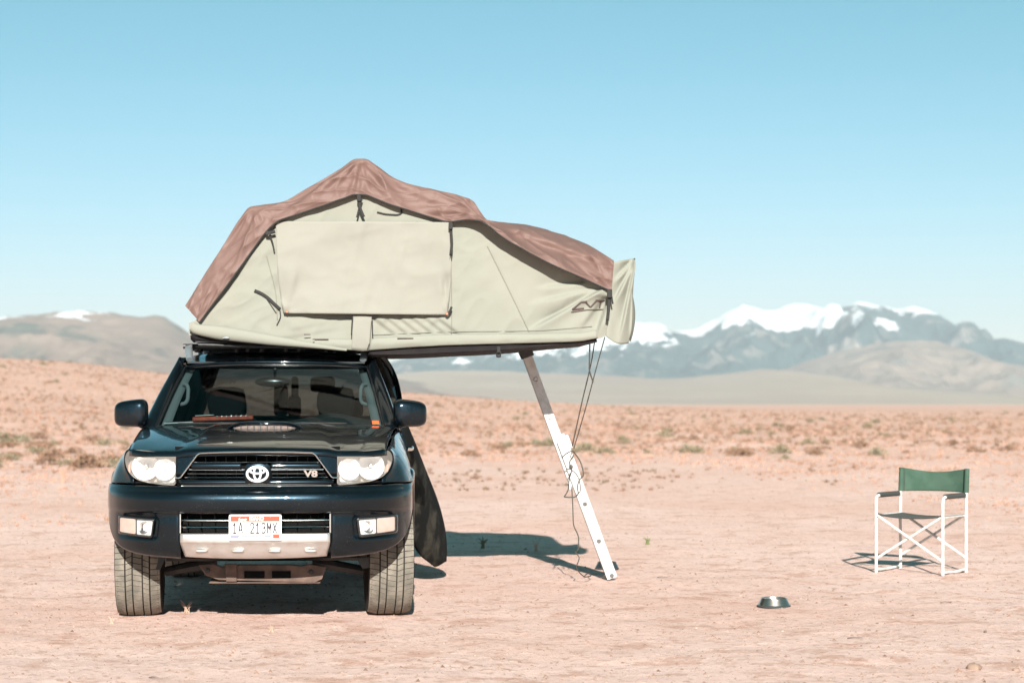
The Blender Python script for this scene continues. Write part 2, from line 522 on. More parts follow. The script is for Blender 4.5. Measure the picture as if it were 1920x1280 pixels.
def mountain(name, pts, Y0, d1, d2, rough, gully, seed, material, label, nu=640, nv=120, power=1.15):
    px = np.linspace(pts[0][0], pts[-1][0], nu)
    prof = curve([p[0] for p in pts], [p[1] for p in pts])(px)
    hr = np.maximum((HOR - prof) / FPX * Y0, 1.0)
    t = np.concatenate([np.linspace(0, 1, nv), 1 + np.linspace(0, 1, nv // 3)[1:]])
    T, PX = np.meshgrid(t, px, indexing='ij')
    Yw = np.where(T <= 1, Y0 - d1 * (1 - T), Y0 + d2 * (T - 1))
    Xw = (PX - CXP) / FPX * Y0
    sh = np.where(T <= 1, np.clip(T, 0, 1) ** power, np.clip(2 - T, 0, 1) ** 1.0)
    HR = np.broadcast_to(hr, T.shape)
    env = np.sin(np.pi * np.clip(sh, 0, 1)) * .8 + .03 * sh
    n = ridged(Xw / rough, Yw / rough * .55, 5, seed) - .7
    Z = HR * sh + HR * gully * n * env
    Z = Z + HR * .02 * fbm(Xw / (rough * .12), Yw / (rough * .12), 3, seed + 9) * sh
    Z = np.where((T <= 0) | (T >= 1.999), -8.0, Z)
    o = fast_grid(name, Xw, Yw, Z, material)
    tag(o, label, kind='structure')
    return o

mountain('snowy_mountains',
    [(560, 735), (700, 690), (760, 668), (850, 646), (940, 640), (1040, 628), (1120, 612), (1180, 607), (1230, 607), (1262, 622), (1292, 620), (1330, 602),
     (1380, 577), (1402, 574), (1448, 580), (1490, 570), (1522, 569), (1560, 578), (1592, 569), (1640, 568), (1680, 578),
     (1711, 571), (1738, 580), (1782, 608), (1830, 633), (1852, 639), (1882, 634), (1920, 643), (2050, 620), (2250, 660), (2500, 735)],
    9800, 3000, 1500, 620, .36, 5,
    mountain_mat('snowy_rock', (.22, .20, .18), (.30, .26, .23), .006, 862, 460, .0065, forest=(.055, .085, .085), forest_scale=.004, fth=(.36, .48)),
    'far range of snow covered mountains with dark forest patches on the right')
mountain('rounded_foothills',
    [(1180, 752), (1300, 722), (1400, 705), (1480, 688), (1560, 662), (1640, 644), (1700, 638), (1750, 640), (1800, 650), (1860, 672), (1920, 684), (2060, 665), (2300, 720), (2500, 750)],
    6900, 1900, 900, 360, .24, 15,
    mountain_mat('dry_hill', (.30, .24, .20), (.26, .205, .17), .003, 0, 1, 1, snow_amt=0, forest=(.20, .19, .17), forest_scale=.006, fth=(.56, .66)),
    'rounded tan foothill in front of the snowy range')
mountain('low_slopes',
    [(430, 752), (600, 722), (730, 700), (860, 692), (1000, 697), (1120, 702), (1230, 708), (1330, 703), (1430, 692), (1520, 699), (1600, 719), (1700, 728), (1820, 736), (1920, 741), (2100, 735), (2400, 752)],
    5200, 1700, 700, 620, .10, 31,
    mountain_mat('pale_slope', (.40, .325, .26), (.36, .285, .23), .0016, 0, 1, 1, snow_amt=0),
    'low pale slopes at the foot of the mountains', power=1.0)
mountain('bare_hills',
    [(-500, 700), (-300, 640), (-120, 612), (0, 597), (60, 591), (120, 585), (200, 583), (250, 589), (292, 591), (330, 607), (365, 628), (420, 645), (520, 668), (640, 690), (760, 712), (900, 735), (1000, 752)],
    4600, 1800, 900, 420, .24, 44,
    mountain_mat('bare_hill', (.27, .205, .17), (.22, .17, .14), .004, 462, 200, .0085, forest=(.12, .125, .105), forest_scale=.003, fth=(.52, .64)),
    'bare brown hills with thin snow streaks on the left')

# ---- the air between here and the mountains
hz = MB().box((0, 0, 352), (27400, 27400, 724))
haze_m = bpy.data.materials.new('pale_air'); haze_m.use_nodes = True
hn = haze_m.node_tree; hn.nodes.clear()
ho = hn.nodes.new('ShaderNodeOutputMaterial'); hv = hn.nodes.new('ShaderNodeVolumePrincipled')
hv.inputs['Color'].default_value = (.82, .92, 1.0, 1); hv.inputs['Density'].default_value = 8.5e-5
hv.inputs['Anisotropy'].default_value = 0.0
hn.links.new(hv.outputs[0], ho.inputs['Volume'])
haze = obj('haze', hz, haze_m, smooth=False)
tag(haze, 'thin pale haze over the plain', kind='stuff')

# ---- dry grass and scrub (nobody could count it)
M_straw = mat('dry_straw', (.50, .325, .25), .9, col2=(.36, .22, .16), nscale=.35, spec=.1)
def grass_cover(n, rmin, rmax, hmin, hmax, blades, seed, spread, thr, name, label, material, amax=17.0, wide=.02):
    g = np.random.default_rng(seed)
    V = []; F = []
    u = g.random(n * 4); r = rmin * (rmax / rmin) ** (u ** .9)
    a = np.radians((g.random(n * 4) * 2 - 1) * amax)
    x = r * np.sin(a); y = r * np.cos(a)
    clump = fbm(x * .12, y * .06, 3, seed) + g.random(n * 4) * .8 + 2.2 * sstep(24, 85, r) - 1.15
    # keep the camp itself bare
    ok = (clump > thr)
    x = x[ok][:n]; y = y[ok][:n]; r = r[ok][:n]; n = len(x)
    z = ground_z(x, y)
    h = (hmin + (hmax - hmin) * g.random(n) ** 1.6) * np.clip(r / 80, .4, 1.2)
    Vx = []; 
    for b in range(blades):
        ang = g.random(n) * 2 * np.pi; lean = (.25 + .75 * g.random(n)) * spread
        bx = x + (g.random(n) - .5) * h * .9; by = y + (g.random(n) - .5) * h * .9
        hh = h * (.5 + .5 * g.random(n)); w = wide * (.6 + .8 * g.random(n)) * (1 + r / 55)
        wa = ang + np.pi / 2
        p0 = np.stack([bx - w * np.cos(wa), by - w * np.sin(wa), z - .02], 1)
        p1 = np.stack([bx + w * np.cos(wa), by + w * np.sin(wa), z - .02], 1)
        p2 = np.stack([bx + lean * hh * np.cos(ang), by + lean * hh * np.sin(ang), z + hh], 1)
        Vx.append(np.stack([p0, p1, p2], 1).reshape(-1, 3))
    V = np.concatenate(Vx); F = np.arange(len(V)).reshape(-1, 3)
    o = tri_soup(name, V, F, material)
    tag(o, label, kind='stuff')
    return o
M_brush = mat('brown_brush', (.25, .15, .105), .9, col2=(.17, .125, .08), nscale=.4, spec=.1)
grass_cover(24000, 22, 330, .03, .17, 14, 5, 1.3, .15, 'dry_grass', 'dry straw coloured grass covering the plain', M_straw, wide=.006)
grass_cover(8500, 30, 330, .05, .22, 16, 15, 1.1, .25, 'low_brush', 'low brown brush scattered through the dry grass', M_brush, wide=.006)
grass_cover(700, 13.5, 40, .015, .06, 7, 9, 1.3, .55, 'grass_stubble', 'sparse short dry stubble scattered on the bare soil', M_straw, wide=.004)

# ---- crumbs of soil and gravel
def crumbs(n, seed, rmin, rmax, smin, smax, name, label, material):
    g = np.random.default_rng(seed)
    r = rmin * (rmax / rmin) ** g.random(n); a = np.radians((g.random(n) * 2 - 1) * 16.5)
    x = r * np.sin(a); y = r * np.cos(a); z = ground_z(x, y)
    s = smin + (smax - smin) * g.random(n) ** 3
    base = np.array([(1, 0, 0), (.3, .95, 0), (-.8, .6, 0), (-.8, -.6, 0), (.3, -.95, 0), (.1, .05, .75)])
    fc = np.array([(0, 1, 5), (1, 2, 5), (2, 3, 5), (3, 4, 5), (4, 0, 5)])
    rot = g.random(n) * 6.28; c, sn = np.cos(rot), np.sin(rot)
    jit = .6 + .8 * g.random((n, 6, 3))
    B = base[None] * jit * s[:, None, None]
    Vx = np.stack([x[:, None] + B[:, :, 0] * c[:, None] - B[:, :, 1] * sn[:, None],
                   y[:, None] + B[:, :, 0] * sn[:, None] + B[:, :, 1] * c[:, None],
                   z[:, None] + B[:, :, 2] - .002], -1)
    F = (fc[None] + (np.arange(n) * 6)[:, None, None]).reshape(-1, 3)
    o = tri_soup(name, Vx.reshape(-1, 3), F, material)
    tag(o, label, kind='stuff')
M_crumb = mat('soil_crumb', (.34, .205, .15), .95, col2=(.50, .35, .28), nscale=3, spec=.1)
M_darkcrumb = mat('dark_crumb', (.20, .12, .09), .95, col2=(.32, .2, .15), nscale=3, spec=.1)
crumbs(16000, 3, 8.6, 40, .002, .016, 'soil_crumbs', 'small crumbs of pink soil scattered over the ground', M_crumb)
crumbs(1300, 4, 8.6, 40, .003, .016, 'dark_gravel', 'small dark gravel and bark bits scattered over the ground', M_darkcrumb)

# ---- sagebrush, each one a thing
M_sage = mat('sage_leaf', (.20, .19, .12), .85, col2=(.29, .235, .16), nscale=5, spec=.15)
M_sage2 = mat('brown_twig', (.29, .175, .12), .9, col2=(.21, .145, .095), nscale=5, spec=.15)
def bush_mesh(seed, material, n=260):
    g = np.random.default_rng(seed)
    V = []
    for k in range(n):
        d = g.normal(size=3); d /= np.linalg.norm(d); d[2] = abs(d[2])
        lob = 1 + .35 * math.sin(3 * math.atan2(d[1], d[0]) + seed) * (1 - d[2])
        rad = (.35 + .65 * g.random() ** .5) * lob
        c = d * np.array((.5, .5, .42)) * rad
        t = g.normal(size=3) * .5 + d; t /= np.linalg.norm(t)
        sd = np.cross(t, g.normal(size=3)); sd /= np.linalg.norm(sd)
        L = .07 + .10 * g.random(); w = .018 + .03 * g.random()
        V += [c - sd * w, c + sd * w, c + t * L]
    for k in range(10):     # twigs from the root
        a = g.random() * 6.28; e = np.array((math.cos(a) * .4, math.sin(a) * .4, .3 + .15 * g.random())); sd = np.array((-math.sin(a), math.cos(a), 0)) * .012
        V += [-sd, sd, e]
    V = np.array(V); F = np.arange(len(V)).reshape(-1, 3)
    o = tri_soup('sagebrush', V, F, material); me = o.data
    bpy.data.objects.remove(o); return me
BM = [bush_mesh(s, M_sage if s % 2 else M_sage2) for s in range(1, 7)]
def plant_bush(x, y, size, k, label, group=None):
    o = bpy.data.objects.new('sagebrush', BM[k]); COL.objects.link(o)
    o.location = (x, y, float(ground_z(x, y)) - .02); o.scale = (size, size, size * random.uniform(.75, 1.1)); o.rotation_euler = (0, 0, random.random() * 6.28)
    tag(o, label, 'bush', group); return o
for px, Y, sz, k, lb in [(6, 62, 1.05, 2, 'dark brown bush at the left edge of the plain'),
                         (1245, 78, .62, 0, 'grey green bush right of the ladder on the plain'),
                         (1398, 84, .7, 0, 'darkest green bush above and left of the chair on the plain'),
                         (1300, 76, .6, 1, 'reddish brown bush between two green bushes right of the ladder'),
                         (1040, 70, .55, 2, 'small bush just left of the ladder at mid height'),
                         (852, 66, .5, 3, 'tan upright bush right of the wing mirror')]:
    plant_bush((px - CXP) / FPX * Y, Y, sz, k, lb)
for i in range(140):
    Y = 48 * (300 / 48) ** random.random(); px = random.uniform(-60, 1980)
    k = random.choice([0, 0, 1, 2, 3, 4, 4, 5])
    plant_bush((px - CXP) / FPX * Y, Y, random.uniform(.22, .55) * (1 + Y / 400), k,
               'one of the small sagebrush clumps dotted over the far plain', 'sagebrush dotted over the plain')

for i in range(26):
    Y = random.uniform(40, 72); px = random.uniform(-40, 235)
    plant_bush((px - CXP) / FPX * Y, Y, random.uniform(.3, .75), random.choice([1, 3, 5, 1, 2]), 'one of the brown bushes at the foot of the slope left of the SUV', 'brown bushes left of the SUV')
# ================================================================== THE SUV
M_paint = mat('navy_paint', (.0065, .0128, .0182), .30, metal=.75, coat=.9, coat_rough=.03, col2=(.0085, .0150, .0202), nscale=6, lo=.3, hi=.75, spec=.0)
M_paint.node_tree.nodes['Principled BSDF'].inputs['Coat IOR'].default_value = 1.42
M_dusty = mat('dusty_paint', (.006, .0068, .0065), .75, coat=0, col2=(.050, .046, .036), nscale=6, lo=.46, hi=.70, spec=.12)
M_black = mat('black_plastic', (.016, .017, .018), .55, col2=(.035, .033, .030), nscale=9)
M_gloss_black = mat('black_trim', (.010, .011, .012), .25, coat=.3)
M_void = mat('dark_void', (.006, .006, .006), .9, spec=.1)
M_chrome = mat('chrome', (.80, .79, .77), .12, metal=1.0)
M_satin = mat('satin_silver', (.62, .60, .58), .34, metal=.75, col2=(.55, .52, .49), nscale=14)
M_reflect = mat('lamp_reflector', (.93, .93, .94), .30, metal=.25, spec=.8)
M_lamp_in = mat('lamp_bezel', (.46, .41, .37), .8, metal=.0, spec=.2)
M_amber = mat('amber_lens', (.72, .42, .30), .25, coat=.6)
M_orange = mat('orange_sticker', (.85, .12, .03), .6)
M_tyre = mat('dusty_rubber', (.155, .143, .12), .95, col2=(.235, .21, .175), nscale=14, lo=.35, hi=.7, bump=.002, bscale=90, spec=.15)
M_groove = mat('tyre_groove', (.035, .03, .026), .95, spec=.1)
M_rim = mat('alloy', (.5, .5, .5), .35, metal=.9)
M_under = mat('dusty_steel', (.085, .055, .043), .8, col2=(.15, .095, .072), nscale=10)
M_seat = mat('charcoal_cloth', (.008, .010, .0105), .95, spec=.1, bump=.002, bscale=200)
M_dash = mat('grey_dash', (.030, .040, .040), .8, col2=(.025, .033, .033), nscale=40)
M_trimlight = mat('pale_trim', (.24, .27, .265), .7)
M_wind = glass('windscreen_glass', (.38, .45, .46), .55)
M_sideg = glass('tinted_glass', (.02, .024, .026), 1.0)
M_lens = glass('lamp_lens', (.93, .93, .93), .6, haze=.20, haze_col=(.70, .62, .55))
M_fogl = glass('fog_lens_glass', (.95, .95, .95), 1.0, haze=.05)
M_red = mat('plate_red', (.55, .055, .025), .5)
M_plate = mat('plate_white', (.80, .80, .78), .45)
M_plate_ink = mat('plate_ink', (.035, .022, .026), .7)
M_plate_blue = mat('plate_blue', (.20, .20, .36), .5)
M_rack = mat('rack_black', (.022, .022, .024), .42, col2=(.04, .038, .036), nscale=30)
M_rail = mat('rail_grey', (.33, .37, .39), .38, metal=.6)

def dust(m, amount, col=(.16, .125, .10)):
    nt = m.node_tree; b = nt.nodes['Principled BSDF']; src = b.inputs['Base Color'].links[0].from_socket
    n1 = noise_node(nt, 150, 2, .5); n2 = noise_node(nt, 4.5, 5, .6)
    f = nt.nodes.new('ShaderNodeMath'); f.operation = 'MULTIPLY'
    nt.links.new(ramp(nt, n1.outputs[0], .66, .74), f.inputs[0]); nt.links.new(ramp(nt, n2.outputs[0], .42, .68), f.inputs[1])
    g = nt.nodes.new('ShaderNodeMath'); g.operation = 'MULTIPLY'; g.inputs[1].default_value = amount; nt.links.new(f.outputs[0], g.inputs[0])
    mx = _mix(nt, (0, 0, 0), col, None); nt.links.new(src, mx.inputs[6]); nt.links.new(g.outputs[0], mx.inputs[0]); nt.links.new(mx.outputs[2], b.inputs['Base Color'])
    cr = nt.nodes.new('ShaderNodeMapRange'); cr.inputs['To Min'].default_value = .02; cr.inputs['To Max'].default_value = .16
    nt.links.new(ramp(nt, n2.outputs[0], .45, .75), cr.inputs['Value']); nt.links.new(cr.outputs[0], b.inputs['Coat Roughness'])
dust(M_paint, .7)
car = empty('suv', (CAR_O[0], CAR_O[1], 0), CAR_RZ)
tag(car, 'dark navy blue SUV facing the camera with a tent on its roof', 'car')
def mir(mb):
    m = MB(); m.v = [(-x, y, z) for x, y, z in mb.v]; m.f = [tuple(reversed(f)) for f in mb.f]; return m
def both(name, mb, material, parent=car, **k):
    a = obj(name, mb, material, parent, **k); b = obj(name, mir(mb), material, parent, **k); return a, b
def mirg(G):
    H_ = G.copy(); H_[..., 0] *= -1; return H_[:, ::-1]

# plan curves (x -> depth) of bumper and bonnet edge
plan_b = curve([0, .2, .35, .47, .58, .68, .76, .83, .88, .912, .925], [-.885, -.882, -.872, -.85, -.812, -.755, -.685, -.60, -.51, -.43, -.37])
plan_h = curve([0, .2, .35, .47, .58, .68, .76, .82, .87], [-.765, -.760, -.748, -.722, -.684, -.63, -.555, -.47, -.36])
# ---- bumper cover: full-width beam and two lower corners, one skin
us = np.concatenate([np.linspace(0, .44, 16), np.linspace(.44, .76, 14)[1:], np.linspace(.76, .925, 22)[1:]])
xs_b = np.concatenate([-us[::-1], us[1:]])
zb = curve([0, .44, .56, .66, .74, .80, .855, .89, .912, .925], [.405, .410, .416, .425, .438, .458, .495, .545, .61, .68])
def bumper_off(x, z):
    """how far the skin lies behind the plan curve at height z"""
    o = curve([.40, .43, .47, .53, .60, .655, .672, .69, .70, .755, .79, .805, .82, .836], [.075, .045, .022, .012, .012, .016, .018, .006, .0, -.004, .006, .022, .045, .058])(z)
    # scooped pocket round the fog lamp
    pk = sstep(.55, .60, abs(x)) * (1 - sstep(.80, .86, abs(x))) * sstep(.505, .545, z) * (1 - sstep(.655, .675, z))
    return o + .012 * pk
zu = np.concatenate([np.linspace(.836, .79, 8), np.linspace(.785, .70, 8), [.692, .684, .678]])
tl = np.linspace(0, 1, 22)[1:]
rows = []
for z in zu: rows.append([(x, plan_b(abs(x)) + bumper_off(x, z), z) for x in xs_b])
for t in tl:
    r = []
    for x in xs_b:
        z = .678 + (float(zb(abs(x))) - .678) * t if zb(abs(x)) < .678 else .678 - .002 * t
        r.append((x, plan_b(abs(x)) + bumper_off(x, z), z))
    rows.append(r)
G = np.array(rows, float); nz = len(zu)
mb = MB().grid(G, keep=lambda i, j: not (i >= nz - 1 and abs((xs_b[j] + xs_b[j + 1]) / 2) < .44))
obj('bumper', mb, M_paint, car, solid=.01, off=1, angle=60)
# thin dark step where the beam overhangs the lower corners
for sgn in (-1, 1):
    xx = np.linspace(.45, .60, 10) * sgn
    obj('bumper_seam', MB().tube([(x, plan_b(abs(x)) + bumper_off(x, .684) - .001, .684) for x in xx], .003, 6), M_gloss_black, car)

# ---- silver skid garnish
gx = np.linspace(-.437, .437, 41)
def gz(x): return .409 + .012 * (abs(x) / .437) ** 2
prof = [(.563, -.004), (.556, -.016), (.53, -.02), (.508, -.018), (.503, -.012), (.48, .004), (.45, .02), (.425, .04), (.409, .06)]
G = np.array([[(x * (1 if z > .5 else 1 - .05 * (.5 - z) / .09), plan_b(abs(x)) + o + .008, z + (gz(x) - .409) * (.563 - z) / .154) for x in gx] for z, o in prof])
R_ = np.stack([resample(G[:, j], 36) for j in range(G.shape[1])], 1)
sk = obj('skid_garnish', MB().grid(R_), M_satin, car, solid=.008, off=1, angle=60)
for pxc in (379, 447, 516, 583):
    p = P(pxc, 1031, -.83)
    mb = MB(); mb.lathe([(0.0, -.004), (.032, -.004), (.036, .001), (.037, .012)], 20, 'y', (0, 0, 0))
    mb.v = [(x + p[0], y + plan_b(abs(p[0])) + .006, z * .12 + p[2]) for x, y, z in mb.v]
    obj('garnish_slot', mb, M_satin, sk)
# ---- lower grille in the opening
obj('lower_grille_backing', MB().box((0, -.74, .62), (.90, .012, .15)), M_void, car, smooth=False)
for z in (.638, .597):
    obj('lower_grille_bar', MB().tube([(x, plan_b(abs(x)) + .035, z) for x in np.linspace(-.432, .432, 25)], .0055, 8, flat=(1.6, 1)), M_chrome, car)
for x in np.linspace(-.40, .40, 11):
    obj('lower_grille_rib', MB().box((x, plan_b(abs(x)) + .07, .62), (.004, .03, .115)), M_void, car, smooth=False)
for s_ in (-1, 1):
    obj('opening_trim', MB().box((s_ * .4365, plan_b(.437) + .012, .619), (.005, .03, .112)), M_satin, car, bevel=.001)
    # inner side of the opening
    obj('opening_cheek', MB().box((s_ * .441, -.79, .62), (.004, .11, .115)), M_black, car, smooth=False)
obj('opening_roof', MB().box((0, -.80, .684), (.88, .10, .006)), M_black, car, smooth=False)

# ---- upper grille (everything behind the bonnet edge)
obj('grille_backing', MB().box((0, -.64, .93), (.98, .02, .27)), M_void, car, smooth=False)
def gsurf(x, z): return plan_h(min(abs(x), .86)) - .012 + (1.02 - z) * -.12
def bar(name, x0, x1, z, hgt, dep, material, parent=car, proud=0.0, n=25):
    xs_ = np.linspace(x0, x1, n)
    rows = []
    for a in np.linspace(0, math.pi, 9):
        rows.append([(x, gsurf(x, z) - proud - math.sin(a) * dep, z + math.cos(a) * hgt / 2) for x in xs_])
    return obj(name, MB().grid(np.array(rows)), material, parent, solid=.004, off=1)
def gxw(z): return np.interp(z, [.886, 1.026], [.440, .338])
grille = bar('grille', -.455, .455, .857, .036, .020, M_paint)
for sgn in (-1, 1):
    bar('grille_bar', sgn * .085, sgn * (gxw(.953) - .012), .953, .036, .016, M_paint)
bar('grille_chrome', -gxw(.972) + .01, gxw(.972) - .01, .976, .006, .010, M_chrome)
bar('grille_chrome', -gxw(.935) + .01, gxw(.935) - .01, .932, .003, .004, M_rail)
bar('grille_chrome', -gxw(.9) + .012, gxw(.9) - .012, .8865, .006, .012, M_chrome)
bar('grille_chrome', -.44, .44, .836, .006, .016, M_satin)
bar('grille_wire', -gxw(.908) + .02, gxw(.908) - .02, .908, .003, .002, M_rack)
for x in np.linspace(-.36, .36, 13):
    zt = min(1.012, .886 + (.440 - abs(x)) / .102 * .14)
    obj('grille_rib', MB().box((x, gsurf(x, .95) + .034, (.89 + zt) / 2), (.003, .026, zt - .89)), M_void, car, smooth=False)
# chrome frame round the trapezium, feet turning outwards to the lamps
pts = [(-.478, .884), (-.446, .884), (-.395, .954), (-.345, 1.022), (-.33, 1.029), (-.2, 1.034), (0, 1.036), (.2, 1.034), (.33, 1.029), (.345, 1.022), (.395, .954), (.446, .884), (.478, .884)]
pt = resample([(x, 0, z) for x, z in pts], 90, smooth=False)
obj('grille_frame', MB().tube([(p[0], gsurf(p[0], p[2]) - .016, p[2]) for p in pt], .0052, 8), M_chrome, car)
bar('bumper_lip', -.465, .465, .800, .022, .02, M_gloss_black, proud=.03)
# emblem boss and three-ellipse emblem
ec = P(483, 888, -.82)
mb = MB(); ol = dense(rounded([(-.088, -.062), (.088, -.062), (.076, .066), (-.076, .066)], .05), 48)
vs, fs = fan(ol, lambda x, z: -.014 * (1 - (x / .09) ** 2) - .010 * (1 - (z / .07) ** 2) + (.03 if abs(x) > .0755 or abs(z) > .061 else 0), 8)
mb.add([(x + ec[0], y - .815, z + ec[2]) for x, y, z in vs], fs)
boss = obj('emblem_boss', mb, M_paint, car, angle=60)
def ell(cx, cz, rx, rz, r, yy):
    return MB().tube([(ec[0] + cx + rx * math.cos(a), yy, ec[2] + cz + rz * math.sin(a)) for a in np.linspace(0, 2 * math.pi, 40, endpoint=False)], r, 8, closed=True)
for args in ((0, 0, .060, .043, .0075), (0, .004, .020, .038, .0062), (0, .020, .043, .0175, .0062)):
    obj('emblem_ring', ell(*args, -.843), M_reflect, boss)
# V8 badge
bd = P(583, 888, -.78)
me = text_mesh('V8', .052, .003, 1.35, bold=.0022); o = obj('badge', me, M_chrome, car, smooth=False); o.location = (bd[0], gsurf(bd[0], .905) - .012, bd[2])

# ---- bonnet and the nose panels beside the grille
zc_h = curve([-.80, -.755, -.70, -.6, -.4, -.1, .2, .45], [1.012, 1.036, 1.052, 1.072, 1.103, 1.140, 1.168, 1.180])
def hood_z(x, y):
    ax = abs(x)
    z = float(zc_h(y - .10 * (ax / .8) ** 2))
    z -= .030 * (ax / .8) ** 2.2
    # two long creases with the middle standing a little proud
    cr = .34 + .10 * (.45 - y) / 1.2
    z += .012 * (1 - float(sstep(cr - .03, cr + .045, ax)))
    z += .010 * float(sstep(cr + .12, .74, ax)) * float(sstep(-.7, -.3, y))
    return z
rows = []
vv = np.linspace(-1, 1, 73)
for t in np.concatenate([[-.030, -.018, -.008], np.linspace(0, 1, 46)]):
    r = []
    for v in vv:
        xe = .765 + .055 * max(t, 0)
        x = v * xe
        yf = float(plan_h(abs(v) * .765)); yr = .43 + .12 * (abs(v)) ** 2
        y = yf + (yr - yf) * max(t, 0)
        z = hood_z(x, y)
        if t < 0: z += t * 1.0; y += -.004 + t * .05
        r.append((x, y, z))
    rows.append(r)
obj('bonnet', MB().grid(np.array(rows)[:, ::-1]), M_paint, car, solid=.008, off=-1, angle=60)
for sgn in (1, -1):
    ins = [(.345, 1.020), (.395, .954), (.447, .888)]
    G = np.array([[(sgn * (x0 + (x1 - x0) * k), gsurf(x0 + (x1 - x0) * k, z) + .004, z) for k in np.linspace(0, 1, 10)]
                  for z, x0, x1 in [(1.022, .348, .478), (1.0, .364, .478), (.954, .399, .478), (.92, .425, .478), (.892, .446, .478)]])
    if sgn < 0: G = G[:, ::-1]
    obj('nose_panel', MB().grid(G[::-1]), M_paint, car, solid=.01, off=-1)
    # filler strip below the lamps
    xx = np.linspace(.478, .88, 24)
    G = np.array([[(sgn * x, plan_h(min(x, .87)) - .03 + o, z) for x in xx] for z, o in [(.858, .01), (.848, -.004), (.838, .01)]])
    obj('lamp_sill', MB().grid(G if sgn < 0 else G[:, ::-1]), M_paint, car, solid=.01, off=-1)

# bonnet scoop
sc = P(491, 806, -.06)
rows = []
for t in np.linspace(0, 1, 10):
    y = -.075 + .42 * t
    hh = .042 * (1 - t ** 1.6); ww = .245 - .05 * t
    rows.append([(a * ww, y + .05 * (a * a), hood_z(a * ww, y) + .002 + hh * (1 - abs(a) ** 5)) for a in np.linspace(-1, 1, 31)])
scoop = obj('bonnet_scoop', MB().grid(np.array(rows)[:, ::-1]), M_paint, car, solid=.006, off=-1, angle=70)
rows = []
for k in (.0, 1.0):
    rows.append([(a * .222, -.058 + .045 * a * a, hood_z(a * .22, -.06) + .003 + k * .034 * (1 - abs(a) ** 5)) for a in np.linspace(-1, 1, 25)])
obj('scoop_mesh', MB().grid(np.array(rows)), mat('scoop_grey', (.20, .15, .13), .7, col2=(.12, .09, .08), nscale=60), scoop)
obj('scoop_lip', MB().tube([(a * .238, -.076 + .05 * a * a, hood_z(a * .24, -.075) + .004 + .039 * (1 - abs(a) ** 5)) for a in np.linspace(-1, 1, 31)], .005, 8), M_paint, scoop)
for a in np.linspace(-.85, .85, 10):
    obj('scoop_rib', MB().box((a * .22, -.066 + .045 * a * a, hood_z(a * .22, -.06) + .018 * (1 - abs(a) ** 5)), (.006, .006, .034 * (1 - abs(a) ** 5))), M_black, scoop, smooth=False)
# ---- front wings
xs_side0 = curve([.38, .46, .55, .75, .92, 1.02, 1.10, 1.145], [.855, .885, .905, .915, .908, .900, .882, .858])
zt_f = curve([-.56, -.4, -.2, .1, .45, .70], [1.040, 1.062, 1.080, 1.108, 1.135, 1.150])
xt_f = curve([-.56, -.4, -.2, .1, .45, .70], [.770, .785, .795, .805, .820, .845])
def arch(y, yc=0.0): return .385 + math.sqrt(max(.475 ** 2 - (y - yc) ** 2, 0)) if abs(y - yc) < .475 else .40
def wing_x(f, xt, mx):
    """f = drop below the top edge -> half width"""
    return xt + (mx - xt) * float(curve([0, .015, .04, .10, .18, .27, .60], [0, .12, .28, .58, .84, 1.0, 1.0])(f))
lamp_edge = resample([(.772, 1.050), (.792, 1.040), (.806, 1.014), (.809, .985), (.801, .948), (.781, .911), (.752, .882), (.742, .864), (.742, .843)], 20)
cols = []
cols.append([(x, float(plan_h(x)) - .016 + (1.03 - z) * -.10, z) for x, z in lamp_edge])
for y, mx, bl in ((-.41, .895, .55), (-.33, .918, .85), (-.25, .930, 1), (-.15, .936, 1), (0, .938, 1), (.15, .935, 1), (.28, .930, 1), (.38, .925, 1), (.44, .922, 1), (.475, .920, 1), (.50, .918, 1), (.60, .915, 1), (.70, .912, 1)):
    zt = float(zt_f(y)); xt = float(xt_f(y)); zlo = .843 if y < -.2 else (arch(y) if y < .47 else .43)
    c = []
    for k in np.linspace(0, 1, 20):
        z = zt + (zlo - zt) * k; x = wing_x(zt - z, xt, mx)
        if y > .45: x = min(x, float(xs_side0(z)) + .004) if z < 1.0 else x
        c.append((x, y, z))
    cols.append(c)
xs_dummy = None
G = np.array(cols)                     # (columns along the car, points down)
G2 = np.zeros((64, 30, 3))
tq = np.concatenate([[0], np.cumsum(np.linalg.norm(np.diff(G[:, 10], axis=0), axis=1))]); tq /= tq[-1]
dn = np.stack([resample(c, 30) for c in G], 0)
for j in range(30):
    for k in range(3): G2[:, j, k] = curve(tq, dn[:, j, k])(np.linspace(0, 1, 64))
both('front_wing', MB().grid(G2), M_paint, solid=.006, off=-1, angle=70)
# wheel-arch lips and dark liners
for yc in (0.0, 2.79):
    rows = [[(xx - (.036 * float(sstep(1.6, 2.55, a)) if yc == 0 else 0), yc + rr_ * math.cos(a), .385 + rr_ * math.sin(a)) for a in np.linspace(math.radians(6), math.radians(148 if yc == 0 else 172), 40)] for xx, rr_ in ((.885, .470), (.925, .466), (.942, .476), (.944, .495), (.935, .520), (.912, .535))]
    both('wheel_flare', MB().grid(loft([list(map(tuple, r)) for r in rows], 40, 14, smooth_u=False)), M_paint, angle=180)
    rows = [[(xx, yc + .49 * math.cos(a), .385 + .49 * math.sin(a)) for a in np.linspace(math.radians(-5), math.radians(162 if yc == 0 else 185), 24)] for xx in (.50, .872)]
    both('arch_liner', MB().grid(np.array(rows)), M_void, solid=.004)

